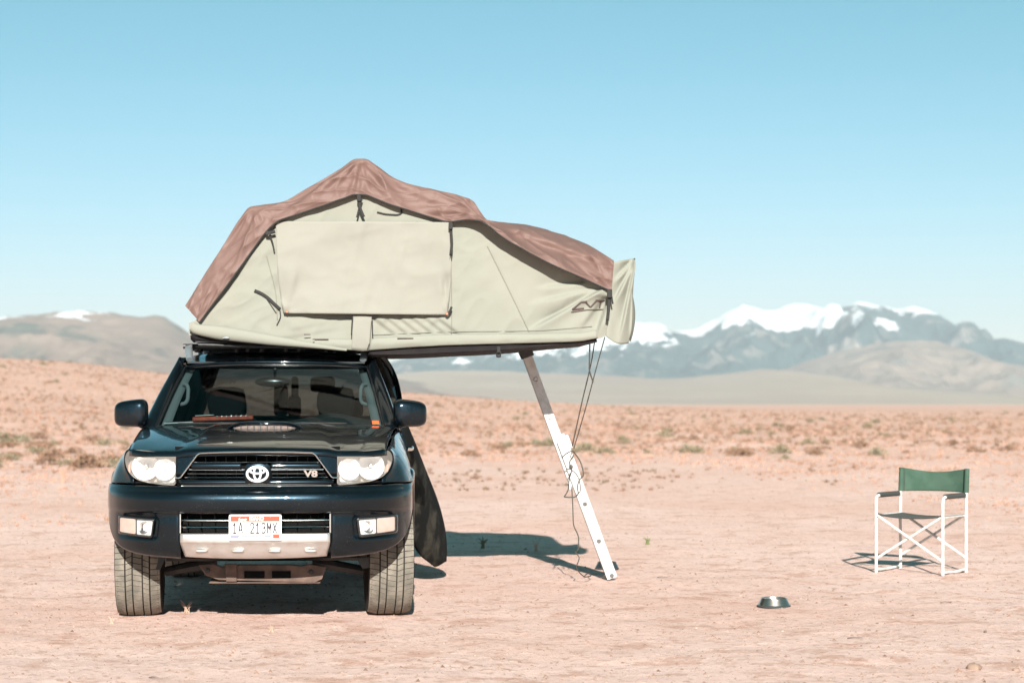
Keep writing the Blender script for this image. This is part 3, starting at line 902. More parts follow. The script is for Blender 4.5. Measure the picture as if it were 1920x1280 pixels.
# ---- headlamps
HL = [(.4745, .838), (.56, .842), (.64, .852), (.70, .864), (.745, .884), (.775, .913), (.795, .95), (.803, .985), (.80, 1.012), (.785, 1.035), (.75, 1.046), (.70, 1.046), (.60, 1.036), (.4745, 1.019)]
hl_o = dense(rounded(HL, .016), 90)
def hls(x, z): return float(plan_h(min(abs(x), .87))) - .018 + (1.03 - z) * -.10 + .02 * float(sstep(.98, 1.05, z))
def lamp_polys(sgn):
    vs, fs = fan(hl_o, hls, 8)
    lens = MB().add([(sgn * x, y, z) for x, y, z in vs], fs if sgn < 0 else [tuple(reversed(f)) for f in fs])
    # body behind
    h2 = [(x, z) for x, z in hl_o]
    back = MB(); n = len(h2)
    va = [(sgn * x, hls(x, z) + .004, z) for x, z in h2] + [(sgn * (x * .985 + .009), hls(x, z) + .15, z * .97 + .028) for x, z in h2]
    back.add(va, [(i, (i + 1) % n, (i + 1) % n + n, i + n) for i in range(n)])
    vs2, fs2 = fan([(x * .985 + .009, z * .97 + .028) for x, z in h2], lambda x, z: hls(x, z) + .15, 5)
    back.add([(sgn * x, y, z) for x, y, z in vs2], fs2)
    return lens, back
for sgn in (1, -1):
    lens, back = lamp_polys(sgn)
    hl = obj('headlight', back, M_lamp_in, car, angle=40)
    for cx, cz, r, name in ((.672, .945, .082, 'main_reflector'), (.545, .932, .066, 'inner_reflector')):
        rim = hls(cx + r * .95, cz) + .012
        mb = MB(); pr = [(.010 + (r - .010) * t, .055 * (1 - t * t) + .0) for t in np.linspace(0, 1, 10)]
        mb.lathe(pr, 32, 'y')
        # tip the bowl upwards so the low sun is thrown back down at the road
        M3 = Matrix.Rotation(math.radians(-7), 3, 'X') @ Matrix.Rotation(math.radians(4 * sgn), 3, 'Z')
        mb.v = [tuple(M3 @ Vector(v) + Vector((sgn * cx, rim, cz))) for v in mb.v]
        rf = obj(name, mb, M_reflect, hl, solid=.003)
        obj('bulb', MB().lathe([(0, -.012), (.008, -.010), (.012, 0), (.012, .03)], 16, 'y', (sgn * cx, rim + .03, cz)), M_chrome, rf)
    # bright carrier plate between the bowls
    vs, fs = fan(dense(rounded([(.488, .852), (.60, .862), (.60, 1.000), (.488, .985)], .02), 60), lambda x, z: hls(x, z) + .075, 4)
    obj('carrier', MB().add([(sgn * x, y, z) for x, y, z in vs], fs), M_reflect, hl)
    obj('side_marker', MB().box((sgn * .772, hls(.772, .92) + .03, .925), (.012, .02, .06)), M_amber, hl, bevel=.004)
    obj('lens', lens, M_lens, hl, angle=60)

# ---- fog lamps
FG = [(.597, .640), (.822, .648), (.822, .556), (.612, .540)]
for sgn in (1, -1):
    def fs_(x, z): return float(plan_b(min(abs(x), .92))) - .016
    ring = dense(rounded([(.588, .650), (.832, .658), (.832, .546), (.604, .530)], .012), 60); inn = dense(rounded(FG, .012), 60)
    mb = MB(); n = 60
    mb.add([(sgn * x, fs_(x, z) + .012, z) for x, z in ring] + [(sgn * x, fs_(x, z), z) for x, z in inn], [(i, (i + 1) % n, (i + 1) % n + n, i + n) for i in range(n)])
    fl = obj('fog_light', mb, M_gloss_black, car, solid=.004)
    vs, fs = fan(dense(rounded([(.604, .634), (.704, .638), (.704, .551), (.616, .547)], .006), 40), lambda x, z: fs_(x, z) + .02, 4)
    obj('fog_bezel', MB().add([(sgn * x, y, z) for x, y, z in vs], fs), mat('fog_silver', (.72, .72, .70), .5, metal=.2), fl)
    cx, cz = .655, .594
    rf = MB().lathe([(.006, .02), (.018, .014), (.030, .002), (.034, -.002)], 24, 'y', (sgn * cx, fs_(cx, cz) + .008, cz))
    obj('fog_reflector', rf, M_chrome, fl)
    vs, fs = fan(dense(rounded([(.710, .640), (.816, .643), (.816, .561), (.710, .553)], .006), 40), lambda x, z: fs_(x, z) + .004, 4)
    obj('turn_signal', MB().add([(sgn * x, y, z) for x, y, z in vs], fs), mat('signal_pink', (.60, .46, .40), .5, coat=.3, col2=(.55, .38, .31), nscale=8), fl)
    vs, fs = fan(dense(rounded(FG, .012), 60), lambda x, z: fs_(x, z) - .003, 6)
    obj('fog_lens', MB().add([(sgn * x, y, z) for x, y, z in vs], fs if sgn < 0 else [tuple(reversed(f)) for f in fs]), M_fogl, fl)

# ---- number plate
pc = P(478.5, 988.5, -.915)
pl = MB(); ol = rounded([(-.1525, -.076), (.1525, -.076), (.1525, .076), (-.1525, .076)], .012, 5)
pl.prism([(pc[0] + x, -.914, pc[2] + z) for x, z in ol], (0, .003, 0))
plate = obj('number_plate', pl, M_plate, car, smooth=False, label='white number plate with red top band')
def flat(name, x0, x1, z0, z1, material, yy=-.9155):
    return obj(name, MB().box((pc[0] + (x0 + x1) / 2, yy, pc[2] + (z0 + z1) / 2), (x1 - x0, .0016, z1 - z0)), material, plate, smooth=False)
flat('red_band', -.142, .142, .036, .066, M_red)
flat('blue_strip', -.144, -.095, -.060, -.043, M_plate_blue); flat('grey_strip', -.095, .055, -.050, -.045, M_plate_ink); flat('blue_strip', .055, .093, -.053, -.043, M_plate_blue)
flat('renewal_sticker', .103, .140, -.062, -.040, M_red)
def ptext(t, x, z, size, material, xs=1.0, bold=0, shear=0, yy=-.9165):
    o = obj('lettering', text_mesh(t, size, .0006, xs, bold, shear), material, plate, smooth=False); o.location = (pc[0] + x, yy, pc[2] + z); return o
GLY = {'1': [[(.15, .78), (.5, 1), (.5, 0)], [(.1, 0), (.9, 0)]],
       'A': [[(0, 0), (.36, 1), (.64, 1), (1, 0)], [(.16, .33), (.84, .33)]],
       '2': [[(.02, .80), (.12, .95), (.35, 1), (.65, 1), (.9, .92), (.98, .75), (.9, .58), (.05, .06), (.05, 0), (1, 0)]],
       '3': [[(.02, .86), (.2, .98), (.5, 1), (.8, .97), (.95, .80), (.88, .62), (.6, .54), (.4, .53)], [(.6, .54), (.9, .46), (.98, .25), (.85, .05), (.5, 0), (.2, .02), (.0, .14)]],
       'M': [[(0, 0), (0, 1), (.5, .38), (1, 1), (1, 0)]], 'X': [[(0, 0), (1, 1)], [(0, 1), (1, 0)]]}
def glyph(chr_, x, z, w, h, th):
    mb = MB()
    for line in GLY[chr_]:
        for (a, b), (c, d) in zip(line[:-1], line[1:]):
            p = Vector((x + (a - .5) * w, z + (b - .5) * h)); q = Vector((x + (c - .5) * w, z + (d - .5) * h)); dr = (q - p); L = dr.length
            mb.box((pc[0] + (p.x + q.x) / 2, -.9162, pc[2] + (p.y + q.y) / 2), (L + th * .8, .001, th), (0, -math.atan2(dr.y, dr.x), 0))
    obj('lettering', mb, M_plate_ink, plate, smooth=False)
for c_, x_ in zip('1A213MX', (-.1186, -.0848, -.0169, .0145, .0483, .0811, .1139)): glyph(c_, x_, -.003, .020 if c_ != '1' else .022, .058, .0066)
ptext('IDAHO', .008, .051, .031, M_plate, .85, .0009, yy=-.9172)
ptext('Scenic', -.075, .047, .026, M_plate, .75, .0002, .35, yy=-.9172)
ptext('FAMOUS POTATOES', -.02, -.059, .014, M_plate_ink, .85)
for x in (-.085, .088):
    obj('plate_screw', MB().lathe([(0, -.003), (.005, -.002), (.006, .002)], 12, 'y', (pc[0] + x, -.917, pc[2] + .064)), M_chrome, plate)

# ---- windscreen, pillars, roof
def ws(u, t):
    """u -1..1 across, t 0 base .. 1 top"""
    xb, xt = .745, .628
    x = u * (xb + (xt - xb) * t)
    yb = .44 + .20 * abs(u) ** 2.2; yt = 1.16 + .10 * abs(u) ** 2.2
    y = yb + (yt - yb) * t
    z = 1.168 + (1.592 - .022 * u * u - 1.168) * t + .022 * math.sin(math.pi * t)
    return (x, y, z)
G = np.array([[ws(u, t) for u in np.linspace(-1, 1, 41)] for t in np.linspace(0, 1, 21)])
wsc = obj('windscreen', MB().grid(G), M_wind, car, angle=180)
# black frit border and rubber
edge = [ws(u, 0) for u in np.linspace(-1, 1, 31)] + [ws(1, t) for t in np.linspace(0, 1, 15)[1:]] + [ws(u, 1) for u in np.linspace(1, -1, 31)[1:]] + [ws(-1, t) for t in np.linspace(1, 0, 15)[1:-1]]
obj('windscreen_seal', MB().tube(edge, .011, 8, closed=True), M_gloss_black, wsc)
G = np.array([[np.array(ws(u, t)) + np.array((0, .006, 0)) for u in np.linspace(-1, 1, 31)] for t in (.955, 1.0)])
obj('windscreen_band', MB().grid(G), M_gloss_black, wsc)
p = P(697, 796, .62)
G = np.array([[np.array(ws(u, t)) + np.array((0, -.003, 0)) for u in (.905, .965)] for t in (.035, .085)])
obj('orange_sticker', MB().grid(G), M_orange, wsc)
# cowl and wipers
G = np.array([[(u * .78, .40 + .17 * u * u + d, z - .01 * abs(u)) for u in np.linspace(-1, 1, 31)] for d, z in ((0, 1.158), (.05, 1.166), (.10, 1.160))])
obj('cowl', MB().grid(G), M_black, car, solid=.005)
for x0, x1, xp in ((-.60, -.02, -.18), (-.08, .50, .44)):
    bl = [(x, .42 + .2 * (abs(x) / .7) ** 2.2 - .004, 1.182 + .012 * (1 - ((x - x0) / (x1 - x0) - .5) ** 2)) for x in np.linspace(x0, x1, 15)]
    wp = obj('wiper', MB().tube(bl, .006, 6), M_black, car)
    obj('wiper_arm', MB().tube([(xp, .40, 1.170), ((x0 + x1) / 2 * .6 + xp * .4, .40, 1.190), ((x0 + x1) / 2, .415, 1.196)], .007, 6), M_black, wp)
# A pillars
for sgn in (1, -1):
    rows = []
    for t in np.linspace(-.04, 1.0, 22):
        a = np.array(ws(1, max(t, 0))); 
        if t < 0: a[2] += t * .4; a[1] += t * .7
        o_ = np.array((.842 - .182 * max(t, 0) ** 1.15 , .70 + .66 * t, 1.135 + .505 * max(t, 0) - .05 * max(t, 0) ** 3 * 0))
        m_ = a * .45 + o_ * .55 + np.array((.022, -.035, .012))
        rows.append(resample([a + np.array((.006, -.002, 0)), a * .75 + m_ * .25 + np.array((.004, -.016, .004)), m_, o_ + np.array((.004, -.012, .004)), o_], 12))
    G = np.array(rows); G[..., 0] *= sgn
    obj('a_pillar', MB().grid(G if sgn < 0 else G[:, ::-1]), M_paint, car, solid=.01, off=-1, angle=70)
# roof
rows = []
for y in np.concatenate([[1.145, 1.16, 1.18, 1.21, 1.26], np.linspace(1.32, 3.55, 20), [3.62, 3.66]]):
    r = []
    for u in np.linspace(-1, 1, 31):
        yy = y + (.10 * abs(u) ** 2.2 if y < 1.4 else .10 * abs(u) ** 2.2 * max(0, 1 - (y - 1.4) / .6))
        zf = 1.600 + .082 * float(sstep(1.13, 1.75, y)) ** .8 + .004 * float(sstep(1.5, 2.4, y)) - .035 * float(sstep(3.2, 3.66, y))
        xw = .628 + .035 * float(sstep(1.15, 1.8, y))
        r.append((u * xw, yy, zf - .018 * u * u - .022 * abs(u) ** 8))
    rows.append(r)
obj('roof', MB().grid(np.array(rows)[:, ::-1]), M_paint, car, solid=.012, off=-1, angle=70)

# ---- sides: sills, doors, quarter panels, glass
xs_side = curve([.38, .46, .55, .75, .92, 1.02, 1.10, 1.145], [.855, .885, .905, .915, .908, .900, .882, .858])
def side_panel(y0, y1, name, material, zlo=.43, zhi=1.145, cut=None, sides=(1, -1), parent=car, handle=None):
    out = []
    for sgn in sides:
        rows = []
        for y in np.linspace(y0, y1, 14):
            lo = zlo
            if cut: lo = max(zlo, cut(y))
            rows.append([(sgn * float(xs_side(z)), y, z) for z in np.linspace(zhi, lo, 22)])
        G = np.array(rows)
        o = obj(name, MB().grid(G if sgn > 0 else G[:, ::-1]), material, parent, solid=.02, off=-1, angle=70)
        out.append(o)
    return out
def add_handle(sgn, y, parent):
    x = sgn * (float(xs_side(1.0)) + .004)
    path = [(x, y - .11, 1.005), (x + sgn * .028, y - .09, 1.005), (x + sgn * .036, y, 1.004), (x + sgn * .028, y + .09, 1.003), (x, y + .11, 1.002)]
    obj('door_handle', MB().tube(resample(path, 15), .013, 10, flat=(1, 1.3)), M_chrome, parent)
fd = side_panel(.71, 1.735, 'front_door', M_paint)
for d, sgn in zip(fd, (1, -1)): add_handle(sgn, 1.56, d)
rear_cut = lambda y: arch(y, 2.79) if abs(y - 2.79) < .47 else .43
rdL = side_panel(1.745, 2.52, 'rear_door', M_paint, cut=rear_cut, sides=(-1,)); add_handle(-1, 2.38, rdL[0])
side_panel(2.53, 3.86, 'quarter_panel', M_paint, cut=rear_cut)
both('sill', MB().box((.845, 1.36, .41), (.10, 1.78, .09)), M_black, bevel=.02)
both('running_board', MB().box((.88, 1.36, .37), (.13, 1.70, .04)), M_black, bevel=.012)
# upper side: glass panes and pillars in the leaning plane
def up(sgn, y, t): return (sgn * (.856 - (.856 - .668) * t), y, 1.147 + (1.632 - 1.147) * t)
def pane(sgn, poly, name, material, thick=.006, off=0.0, parent=car):
    pts = [np.array(up(sgn, y, t)) + np.array((-sgn * off, 0, 0)) for y, t in poly]
    obj(name, MB().prism(pts, (-sgn * thick, 0, 0)), material, parent, smooth=False)
for sgn in (1, -1):
    pane(sgn, [(.69, .0), (1.72, .0), (1.72, .94), (1.30, .94)], 'front_door_glass', M_sideg, off=.010)
    if sgn < 0: pane(sgn, [(1.80, .02), (2.46, .02), (2.56, .93), (1.80, .93)], 'rear_door_glass', M_sideg, off=.010)
    pane(sgn, [(2.66, .10), (3.44, .14), (3.34, .90), (2.72, .90)], 'quarter_glass', M_sideg, off=.010)
    pane(sgn, [(1.72, 0), (1.80, 0), (1.80, .95), (1.72, .95)], 'b_pillar', M_gloss_black, .03, off=.004)
    pane(sgn, [(2.47, 0), (2.66, 0), (2.72, .95), (2.57, .95)], 'c_pillar', M_paint, .03, off=.004)
    pane(sgn, [(3.44, 0), (3.84, 0), (3.62, .95), (3.34, .95)], 'd_pillar', M_paint, .03, off=.004)
    pane(sgn, [(3.38, -.05), (3.82, -.05), (3.60, .96), (3.28, .96)], 'pillar_lining', M_seat, .05, off=.036)
    pane(sgn, [(2.44, -.05), (2.66, -.05), (2.72, .96), (2.54, .96)], 'pillar_lining', M_seat, .05, off=.036)
    pane(sgn, [(1.30, .92), (3.62, .92), (3.62, 1.02), (1.36, 1.02)], 'roof_rail_trim', M_paint, .03, off=.002)
    obj('belt_trim', MB().tube([(sgn * .858, .78, 1.148), (sgn * .860, 3.4, 1.150)], .008, 6), M_gloss_black, car)
# tail
G = np.array([[(u * .84, 3.88 + .03 * (1 - u * u), z) for u in np.linspace(-1, 1, 15)] for z in np.linspace(1.13, .48, 12)])
tail = obj('tailgate', MB().grid(G[:, ::-1]), M_paint, car, solid=.02, off=1)
G = np.array([[(u * (.79 - .15 * t), 3.86 - .23 * t, 1.14 + .46 * t) for u in np.linspace(-1, 1, 9)] for t in np.linspace(0, 1, 6)])
obj('rear_glass', MB().grid(G), glass('rear_window_glass', (.20, .23, .235), .8), car)
both('tail_light', MB().box((.80, 3.87, .98), (.10, .05, .26)), mat('tail_red', (.4, .02, .02), .3, coat=.5), bevel=.01)
obj('rear_bumper', MB().box((0, 3.90, .56), (1.74, .14, .20)), M_paint, car, bevel=.04)

# ---- rear door on the right, swung open
p0 = P(768, 905, 1.76); p1 = P(827, 1000, 2.36)
ang_dir = np.array((p1[0] - .905, p1[1] - 1.76, 0)); ang_dir /= np.linalg.norm(ang_dir)
def dp(px_, py_):
    """pixel -> point on the vertical plane of the open door (leans in above the belt line)"""
    lo, hi = 1.5, 3.0
    for _ in range(40):
        mid = (lo + hi) / 2; q = P(px_, py_, mid)
        lean = -.42 * max(0, q[2] - 1.02) - .05 * max(0, .45 - q[2])
        xd = .905 + lean + (mid - 1.76) * ang_dir[0] / ang_dir[1]
        if q[0] > xd: lo = mid
        else: hi = mid
    return P(px_, py_, mid)
right = resample([(745, 770), (757, 800), (776, 845), (794, 890), (810, 930), (821, 965), (828, 1000), (830, 1030), (829, 1052)], 30); left = resample([(745, 770), (750, 820), (756, 880), (760, 940), (764, 985), (772, 1014), (783, 1035), (797, 1049), (810, 1056)], 30)
rows = []
for a, b in zip(left, right):
    r = []
    for k in np.linspace(0, 1, 14):
        q = dp(*(a * (1 - k) + b * k))
        bul = .018 * math.sin(math.pi * min(1, k * 1.05)) ; q = q + np.array((bul * .9, -bul, 0)); r.append(q)
    rows.append(r)
rd = obj('open_rear_door', MB().grid(np.array(rows)), M_dusty, car, solid=.035, off=-1, angle=60, label='dusty rear door swung open')
obj('door_edge', MB().tube([dp(*p) for p in right], .009, 8), M_paint, rd)
obj('door_crease', MB().tube([dp(p[0] - 12, p[1]) + np.array((.012, -.016, 0)) for p in right[4:-6]], .004, 6), M_dusty, rd)
fr = resample([(752, 790), (750, 765), (746, 735), (738, 705), (726, 682), (714, 668), (702, 660)], 20)
obj('window_frame', MB().tube([dp(*p) for p in fr], .020, 8, flat=(1.2, .6)), M_paint, rd)
fr2 = resample([(700, 662), (712, 690), (726, 725), (738, 760), (748, 795)], 14)
obj('window_frame', MB().tube([dp(*p) for p in fr2], .030, 8), M_dusty, rd)
rows = [[dp(*(a * (1 - k) + b * k)) for k in (0, .5, 1)] for a, b in zip(resample(list(reversed([tuple(x) for x in fr2])), 10), resample(fr, 10))]
obj('door_glass', MB().grid(np.array(rows)), M_sideg, rd)

# ---- wing mirrors
for sgn in (1, -1):
    rows = []
    c0 = np.array((.918, .66, 1.256))
    for a in np.linspace(-math.pi / 2, math.pi / 2, 15):      # front to back over a rounded-box section
        k = math.cos(a) ** .42; yy = .055 * math.sin(a)
        r = []
        for b in np.linspace(0, 2 * math.pi, 41):
            cb, sb = math.cos(b), math.sin(b); e = .50
            x = .112 * math.copysign(abs(cb) ** e, cb) * k; z = .090 * math.copysign(abs(sb) ** e, sb) * k
            z *= 1.0 - .10 * (x / .112)
            z += -.006 * (x / .112)
            r.append((sgn * (c0[0] + x), c0[1] + yy * (1.15 - .3 * x / .11) + .10 * max(0, x) , c0[2] + z))
        rows.append(r)
    mr = obj('wing_mirror', MB().grid(np.array(rows)[:, ::(1 if sgn > 0 else -1)]), M_paint, car, angle=180)
    obj('mirror_arm', MB().tube([(sgn * .80, .72, 1.175), (sgn * .83, .69, 1.185), (sgn * .875, .665, 1.20)], [.040, .036, .03], 10), M_black, mr)
    obj('mirror_face', MB().box((sgn * .92, .716, 1.258), (.18, .004, .13)), M_chrome, mr)

# ---- wheels
def tyre_meshes():
    Rr = .386; hw = .138
    prof = [(.23, -.105), (.27, -.128), (.31, -.138), (.345, -.139), (.362, -.134), (.371, -.122), (.3745, -.10), (.376, -.05), (.376, .05), (.3745, .10), (.371, .122), (.362, .134), (.345, .139), (.31, .138), (.27, .128), (.23, .105)]
    carc = MB().lathe(prof, 72, 'x', (0, 0, 0))
    tread = MB(); ribs = [(-.132, -.088), (-.080, -.040), (-.032, .010), (.018, .046), (.054, .086), (.094, .133)]
    ribs = [(-.134, -.078), (-.069, -.034), (-.026, .026), (.034, .069), (.078, .134)]
    N = 66
    for ri, (x0, x1) in enumerate(ribs):
        sk = (0, .35, 0, -.35, 0)[ri] if ri in (1, 3) else (.12 if ri == 0 else -.12)
        if ri == 2: sk = .25
        for k in range(N):
            a0 = 2 * math.pi * (k + .06 + (.4 if ri % 2 else 0)) / N; a1 = 2 * math.pi * (k + .94 + (.4 if ri % 2 else 0)) / N
            v = []
            for dr in (.004, 0.0):
                for (xx, aa) in ((x0, a0), (x1, a0), (x1, a1), (x0, a1)):
                    ab = aa + sk * 2 * math.pi / N * (1 if xx == x1 else 0)
                    r = Rr - .020 * max(0, (abs(xx) - .09) / .045) ** 2
                    r -= (.011 if dr else 0)
                    v.append((xx, r * math.cos(ab), r * math.sin(ab)))
            tread.add(v, [(4, 5, 6, 7), (0, 1, 5, 4), (1, 2, 6, 5), (2, 3, 7, 6), (3, 0, 4, 7)])
    rim = MB().lathe([(.0, .06), (.03, .062), (.05, .05), (.10, .045), (.20, .05), (.225, .085), (.232, .10), (.232, -.10)], 40, 'x')
    return carc.mesh('tyre'), tread.mesh('tread'), rim.mesh('wheel')
me_t, me_d, me_w = tyre_meshes()
for sgn, yc in ((1, 0), (-1, 0), (1, 2.79), (-1, 2.79)):
    w = obj('wheel', me_w, M_rim, car); w.location = (sgn * .774, yc, .381)
    w.rotation_euler = (0, 0, (math.pi if sgn < 0 else 0) + (math.radians(4) if yc == 0 else 0))
    obj('tyre', me_t, M_groove, w); td = obj('tread', me_d, M_tyre, w, smooth=False); td['kind'] = 'stuff'
# ---- under the nose
def upx(px_, py_, y): return P(px_, py_, y)
sp_ = [(372, 1058), (400, 1056), (415, 1062), (440, 1058), (545, 1058), (565, 1060), (580, 1057), (612, 1062), (604, 1085), (590, 1092), (520, 1090), (410, 1087), (385, 1078)]
skid = obj('skid_plate', MB().prism([upx(x, y, -.52) for x, y in sp_], (0, .03, .0)), M_under, car, smooth=False, bevel=.006)
G = np.array([[upx(x, 1087 + d2, -.52) + np.array((0, d, -.004)) for x in np.linspace(392, 600, 8)] for d, d2 in ((0, 3), (.5, -2))])
obj('skid_floor', MB().grid(G), M_under, skid, solid=.006)
for a, b, c, d in ((458, 1070, 496, 1083), (510, 1070, 545, 1083)):
    obj('skid_slot', MB().prism([upx(x, y, -.526) for x, y in ((a, b), (c, b), (c, d), (a, d))], (0, .004, 0)), M_void, skid, smooth=False)
for x, y in ((389, 1069), (583, 1072)):
    q = upx(x, y, -.53); obj('skid_bolt', MB().lathe([(0, -.006), (.012, -.004), (.014, .006)], 10, 'y', tuple(q)), M_black, skid)
obj('tow_hook', MB().prism([upx(x, y, -.535) for x, y in ((421, 1056), (444, 1056), (444, 1090), (424, 1090))], (0, .012, 0)), M_under, car, bevel=.004)
for sgn in (1, -1):
    obj('control_arm', MB().tube([(sgn * .30, -.05, .33), (sgn * .62, -.02, .27)], [.04, .03], 8), M_black, car)
    obj('drive_shaft', MB().tube([(sgn * .20, .02, .36), (sgn * .64, .0, .37)], .022, 8), M_black, car)
    obj('spring', MB().tube([(sgn * (.52 + .05 * math.cos(a)), .02 + .05 * math.sin(a), .36 + .02 * a / math.pi) for a in np.linspace(0, 10 * math.pi, 70)], .007, 5), M_black, car)
    obj('mud_flap', MB().prism([upx(x, y, -.36) for x, y in (((262, 1040), (312, 1042), (300, 1068), (285, 1063)) if sgn < 0 else ((716, 1042), (668, 1046), (680, 1066), (700, 1062)))], (0, .01, 0)), M_black, car, smooth=False)
obj('steering_rack', MB().tube([(-.6, -.12, .36), (.6, -.12, .36)], .018, 8), M_black, car)
obj('underbody', MB().box((0, 1.75, .52), (1.52, 3.7, .10)), M_void, car, smooth=False)
obj('radiator_support', MB().box((0, -.55, .50), (1.0, .06, .16)), M_void, car, smooth=False)
obj('firewall', MB().box((0, .38, .80), (1.56, .04, .66)), M_void, car, smooth=False)
obj('rear_axle', MB().tube([(-.7, 2.79, .38), (.7, 2.79, .38)], .05, 8), M_under, car)

# ---- cabin
ds = []
for t in np.linspace(0, 1, 9):
    ds.append([(u * .70, .56 + .36 * t + .10 * (u * u) * (1 - t), 1.150 + .052 * math.sin(math.pi * t) ** .7 + (.055 * math.exp(-((u * .7 - .40) / .20) ** 2) * (math.sin(math.pi * t) if t < .9 else .4)) - .18 * max(0, t - .85) / .15) for u in np.linspace(-1, 1, 31)])
obj('dashboard', MB().grid(np.array(ds)), M_dash, car, solid=.02)
st = MB().tube([(.40 + .19 * math.cos(a), 1.02 - .08 * math.sin(a), 1.09 + .165 * math.sin(a)) for a in np.linspace(0, 2 * math.pi, 40, endpoint=False)], .014, 8, closed=True)
obj('steering_wheel', st, M_gloss_black, car)
for x in (-.37, .40):
    seat = MB()
    rows = []
    for zz, wv, yo in ((.62, .24, 1.36), (.80, .26, 1.43), (1.0, .27, 1.50), (1.15, .25, 1.56), (1.22, .20, 1.58)):
        rows.append([(x + wv * math.cos(a) * (abs(math.cos(a)) ** -.4 if abs(math.cos(a)) > .01 else 1), yo + .07 * math.sin(a), zz) for a in np.linspace(0, 2 * math.pi, 25)])
    s0 = obj('front_seat', MB().grid(loft(rows, 25, 16, smooth_u=False)), M_seat, car)
    hr = []
    for zz, wv in ((1.225, .06), (1.235, .115), (1.30, .135), (1.37, .133), (1.425, .118), (1.44, .06)):
        hr.append([(x + wv * math.copysign(abs(math.cos(a)) ** .5, math.cos(a)), 1.60 + .05 * math.copysign(abs(math.sin(a)) ** .6, math.sin(a)), zz) for a in np.linspace(0, 2 * math.pi, 33)])
    obj('headrest', MB().grid(np.array(hr)), M_seat, s0, angle=180)
    obj('seat_base', MB().box((x, 1.15, .66), (.50, .50, .16)), M_seat, s0, bevel=.05)
rs = obj('rear_bench', MB().box((0, 2.55, .92), (1.36, .14, .62)), M_seat, car, bevel=.05)
obj('headrest', MB().box((.06, 2.58, 1.30), (.10, .08, .16)), M_seat, rs, bevel=.03)
for x in (-.42, .46):
    obj('headrest', MB().box((x, 2.58, 1.29), (.24, .09, .15)), M_seat, rs, bevel=.04)
obj('cargo', MB().box((.02, 3.2, .98), (1.1, .7, .40)), M_seat, car, bevel=.05, label='dark load in the boot')
# hanging clothes bags between the seats and the tail
for px_, w_, y0_, y1_ in ((553, 13, 705, 770), (527, 26, 722, 780), (605, 46, 706, 735)):
    a = P(px_ - w_ / 2, y0_, 2.9); b = P(px_ + w_ / 2, y1_, 2.9)
    obj('luggage', MB().box(((a[0] + b[0]) / 2, 2.9, (a[2] + b[2]) / 2), (b[0] - a[0], .12, a[2] - b[2])), M_seat, car, bevel=.03)
obj('headlining', MB().box((0, 2.4, 1.605), (1.22, 2.3, .012)), mat('grey_lining', (.03, .035, .036), .95), car, smooth=False)
for sgn in (1, -1):
    gpath = [(sgn * .625, 1.10, 1.455), (sgn * .60, 1.085, 1.45), (sgn * .585, 1.06, 1.41), (sgn * .585, 1.03, 1.36), (sgn * .60, 1.01, 1.325), (sgn * .635, 1.0, 1.315)]
    obj('grab_handle', MB().tube(resample(gpath, 20), .013, 8), M_trimlight, car)
    G = np.array([[np.array(ws(sgn * u, t)) + np.array((0, .05 + (1 - u) * .6, -.01)) for u in (.99, .90)] for t in np.linspace(.0, 1.0, 10)])
    obj('pillar_trim', MB().grid(G), M_trimlight, car, solid=.004)
    obj('door_card', MB().box((sgn * .80, 1.5, .86), (.04, 1.6, .56)), M_seat, car)
mrr = P(512, 716, 1.05)
obj('rear_view_mirror', MB().lathe([(0, -.01), (.9, -.008), (1, .0), (.95, .02), (0, .03)], 28, 'y'), M_gloss_black, car)
o = bpy.data.objects['rear_view_mirror']; o.data.transform(Matrix.Diagonal((.125, 1, .034, 1))); o.location = tuple(mrr)
obj('mirror_stalk', MB().tube([tuple(mrr), (0, 1.08, 1.50), (0, 1.10, 1.56)], .010, 8), M_gloss_black, o)
bpy.data.objects['mirror_stalk'].location = (-mrr[0], -mrr[1], -mrr[2])
# red cover and papers lying on the dash
case = empty('red_case', tuple(Matrix.Translation((CAR_O[0], CAR_O[1], 0)) @ Matrix.Rotation(CAR_RZ, 4, 'Z') @ Vector((-.30, .72, 1.208))), CAR_RZ + .02)
tag(case, 'long red leather case lying on the dashboard behind the windscreen', 'case')
M_leather = mat('red_leather', (.60, .11, .05), .45, col2=(.42, .07, .035), nscale=18)
obj('cover', MB().box((-.02, 0, .016), (.40, .10, .030), (0, -.03, 0)), M_leather, case, bevel=.008)
for i in range(7): obj('stud', MB().lathe([(0, -.004), (.004, -.003), (.005, .003)], 8, 'y', (-.06 + i * .032, -.052, .026 + i * .001)), M_chrome, case)
obj('paper', MB().box((-.14, -.03, .036), (.12, .06, .004), (0, -.05, 0)), M_plate, case)
pap = obj('folded_paper', MB().box((0, 0, 0), (.26, .08, .008), (0, -.05, .05)), M_plate, None, bevel=.002)
pap.location = Matrix.Translation((CAR_O[0], CAR_O[1], 0)) @ Matrix.Rotation(CAR_RZ, 4, 'Z') @ Vector((-.58, .74, 1.196)); tag(pap, 'white folded papers on the dashboard left of the red case', 'paper')

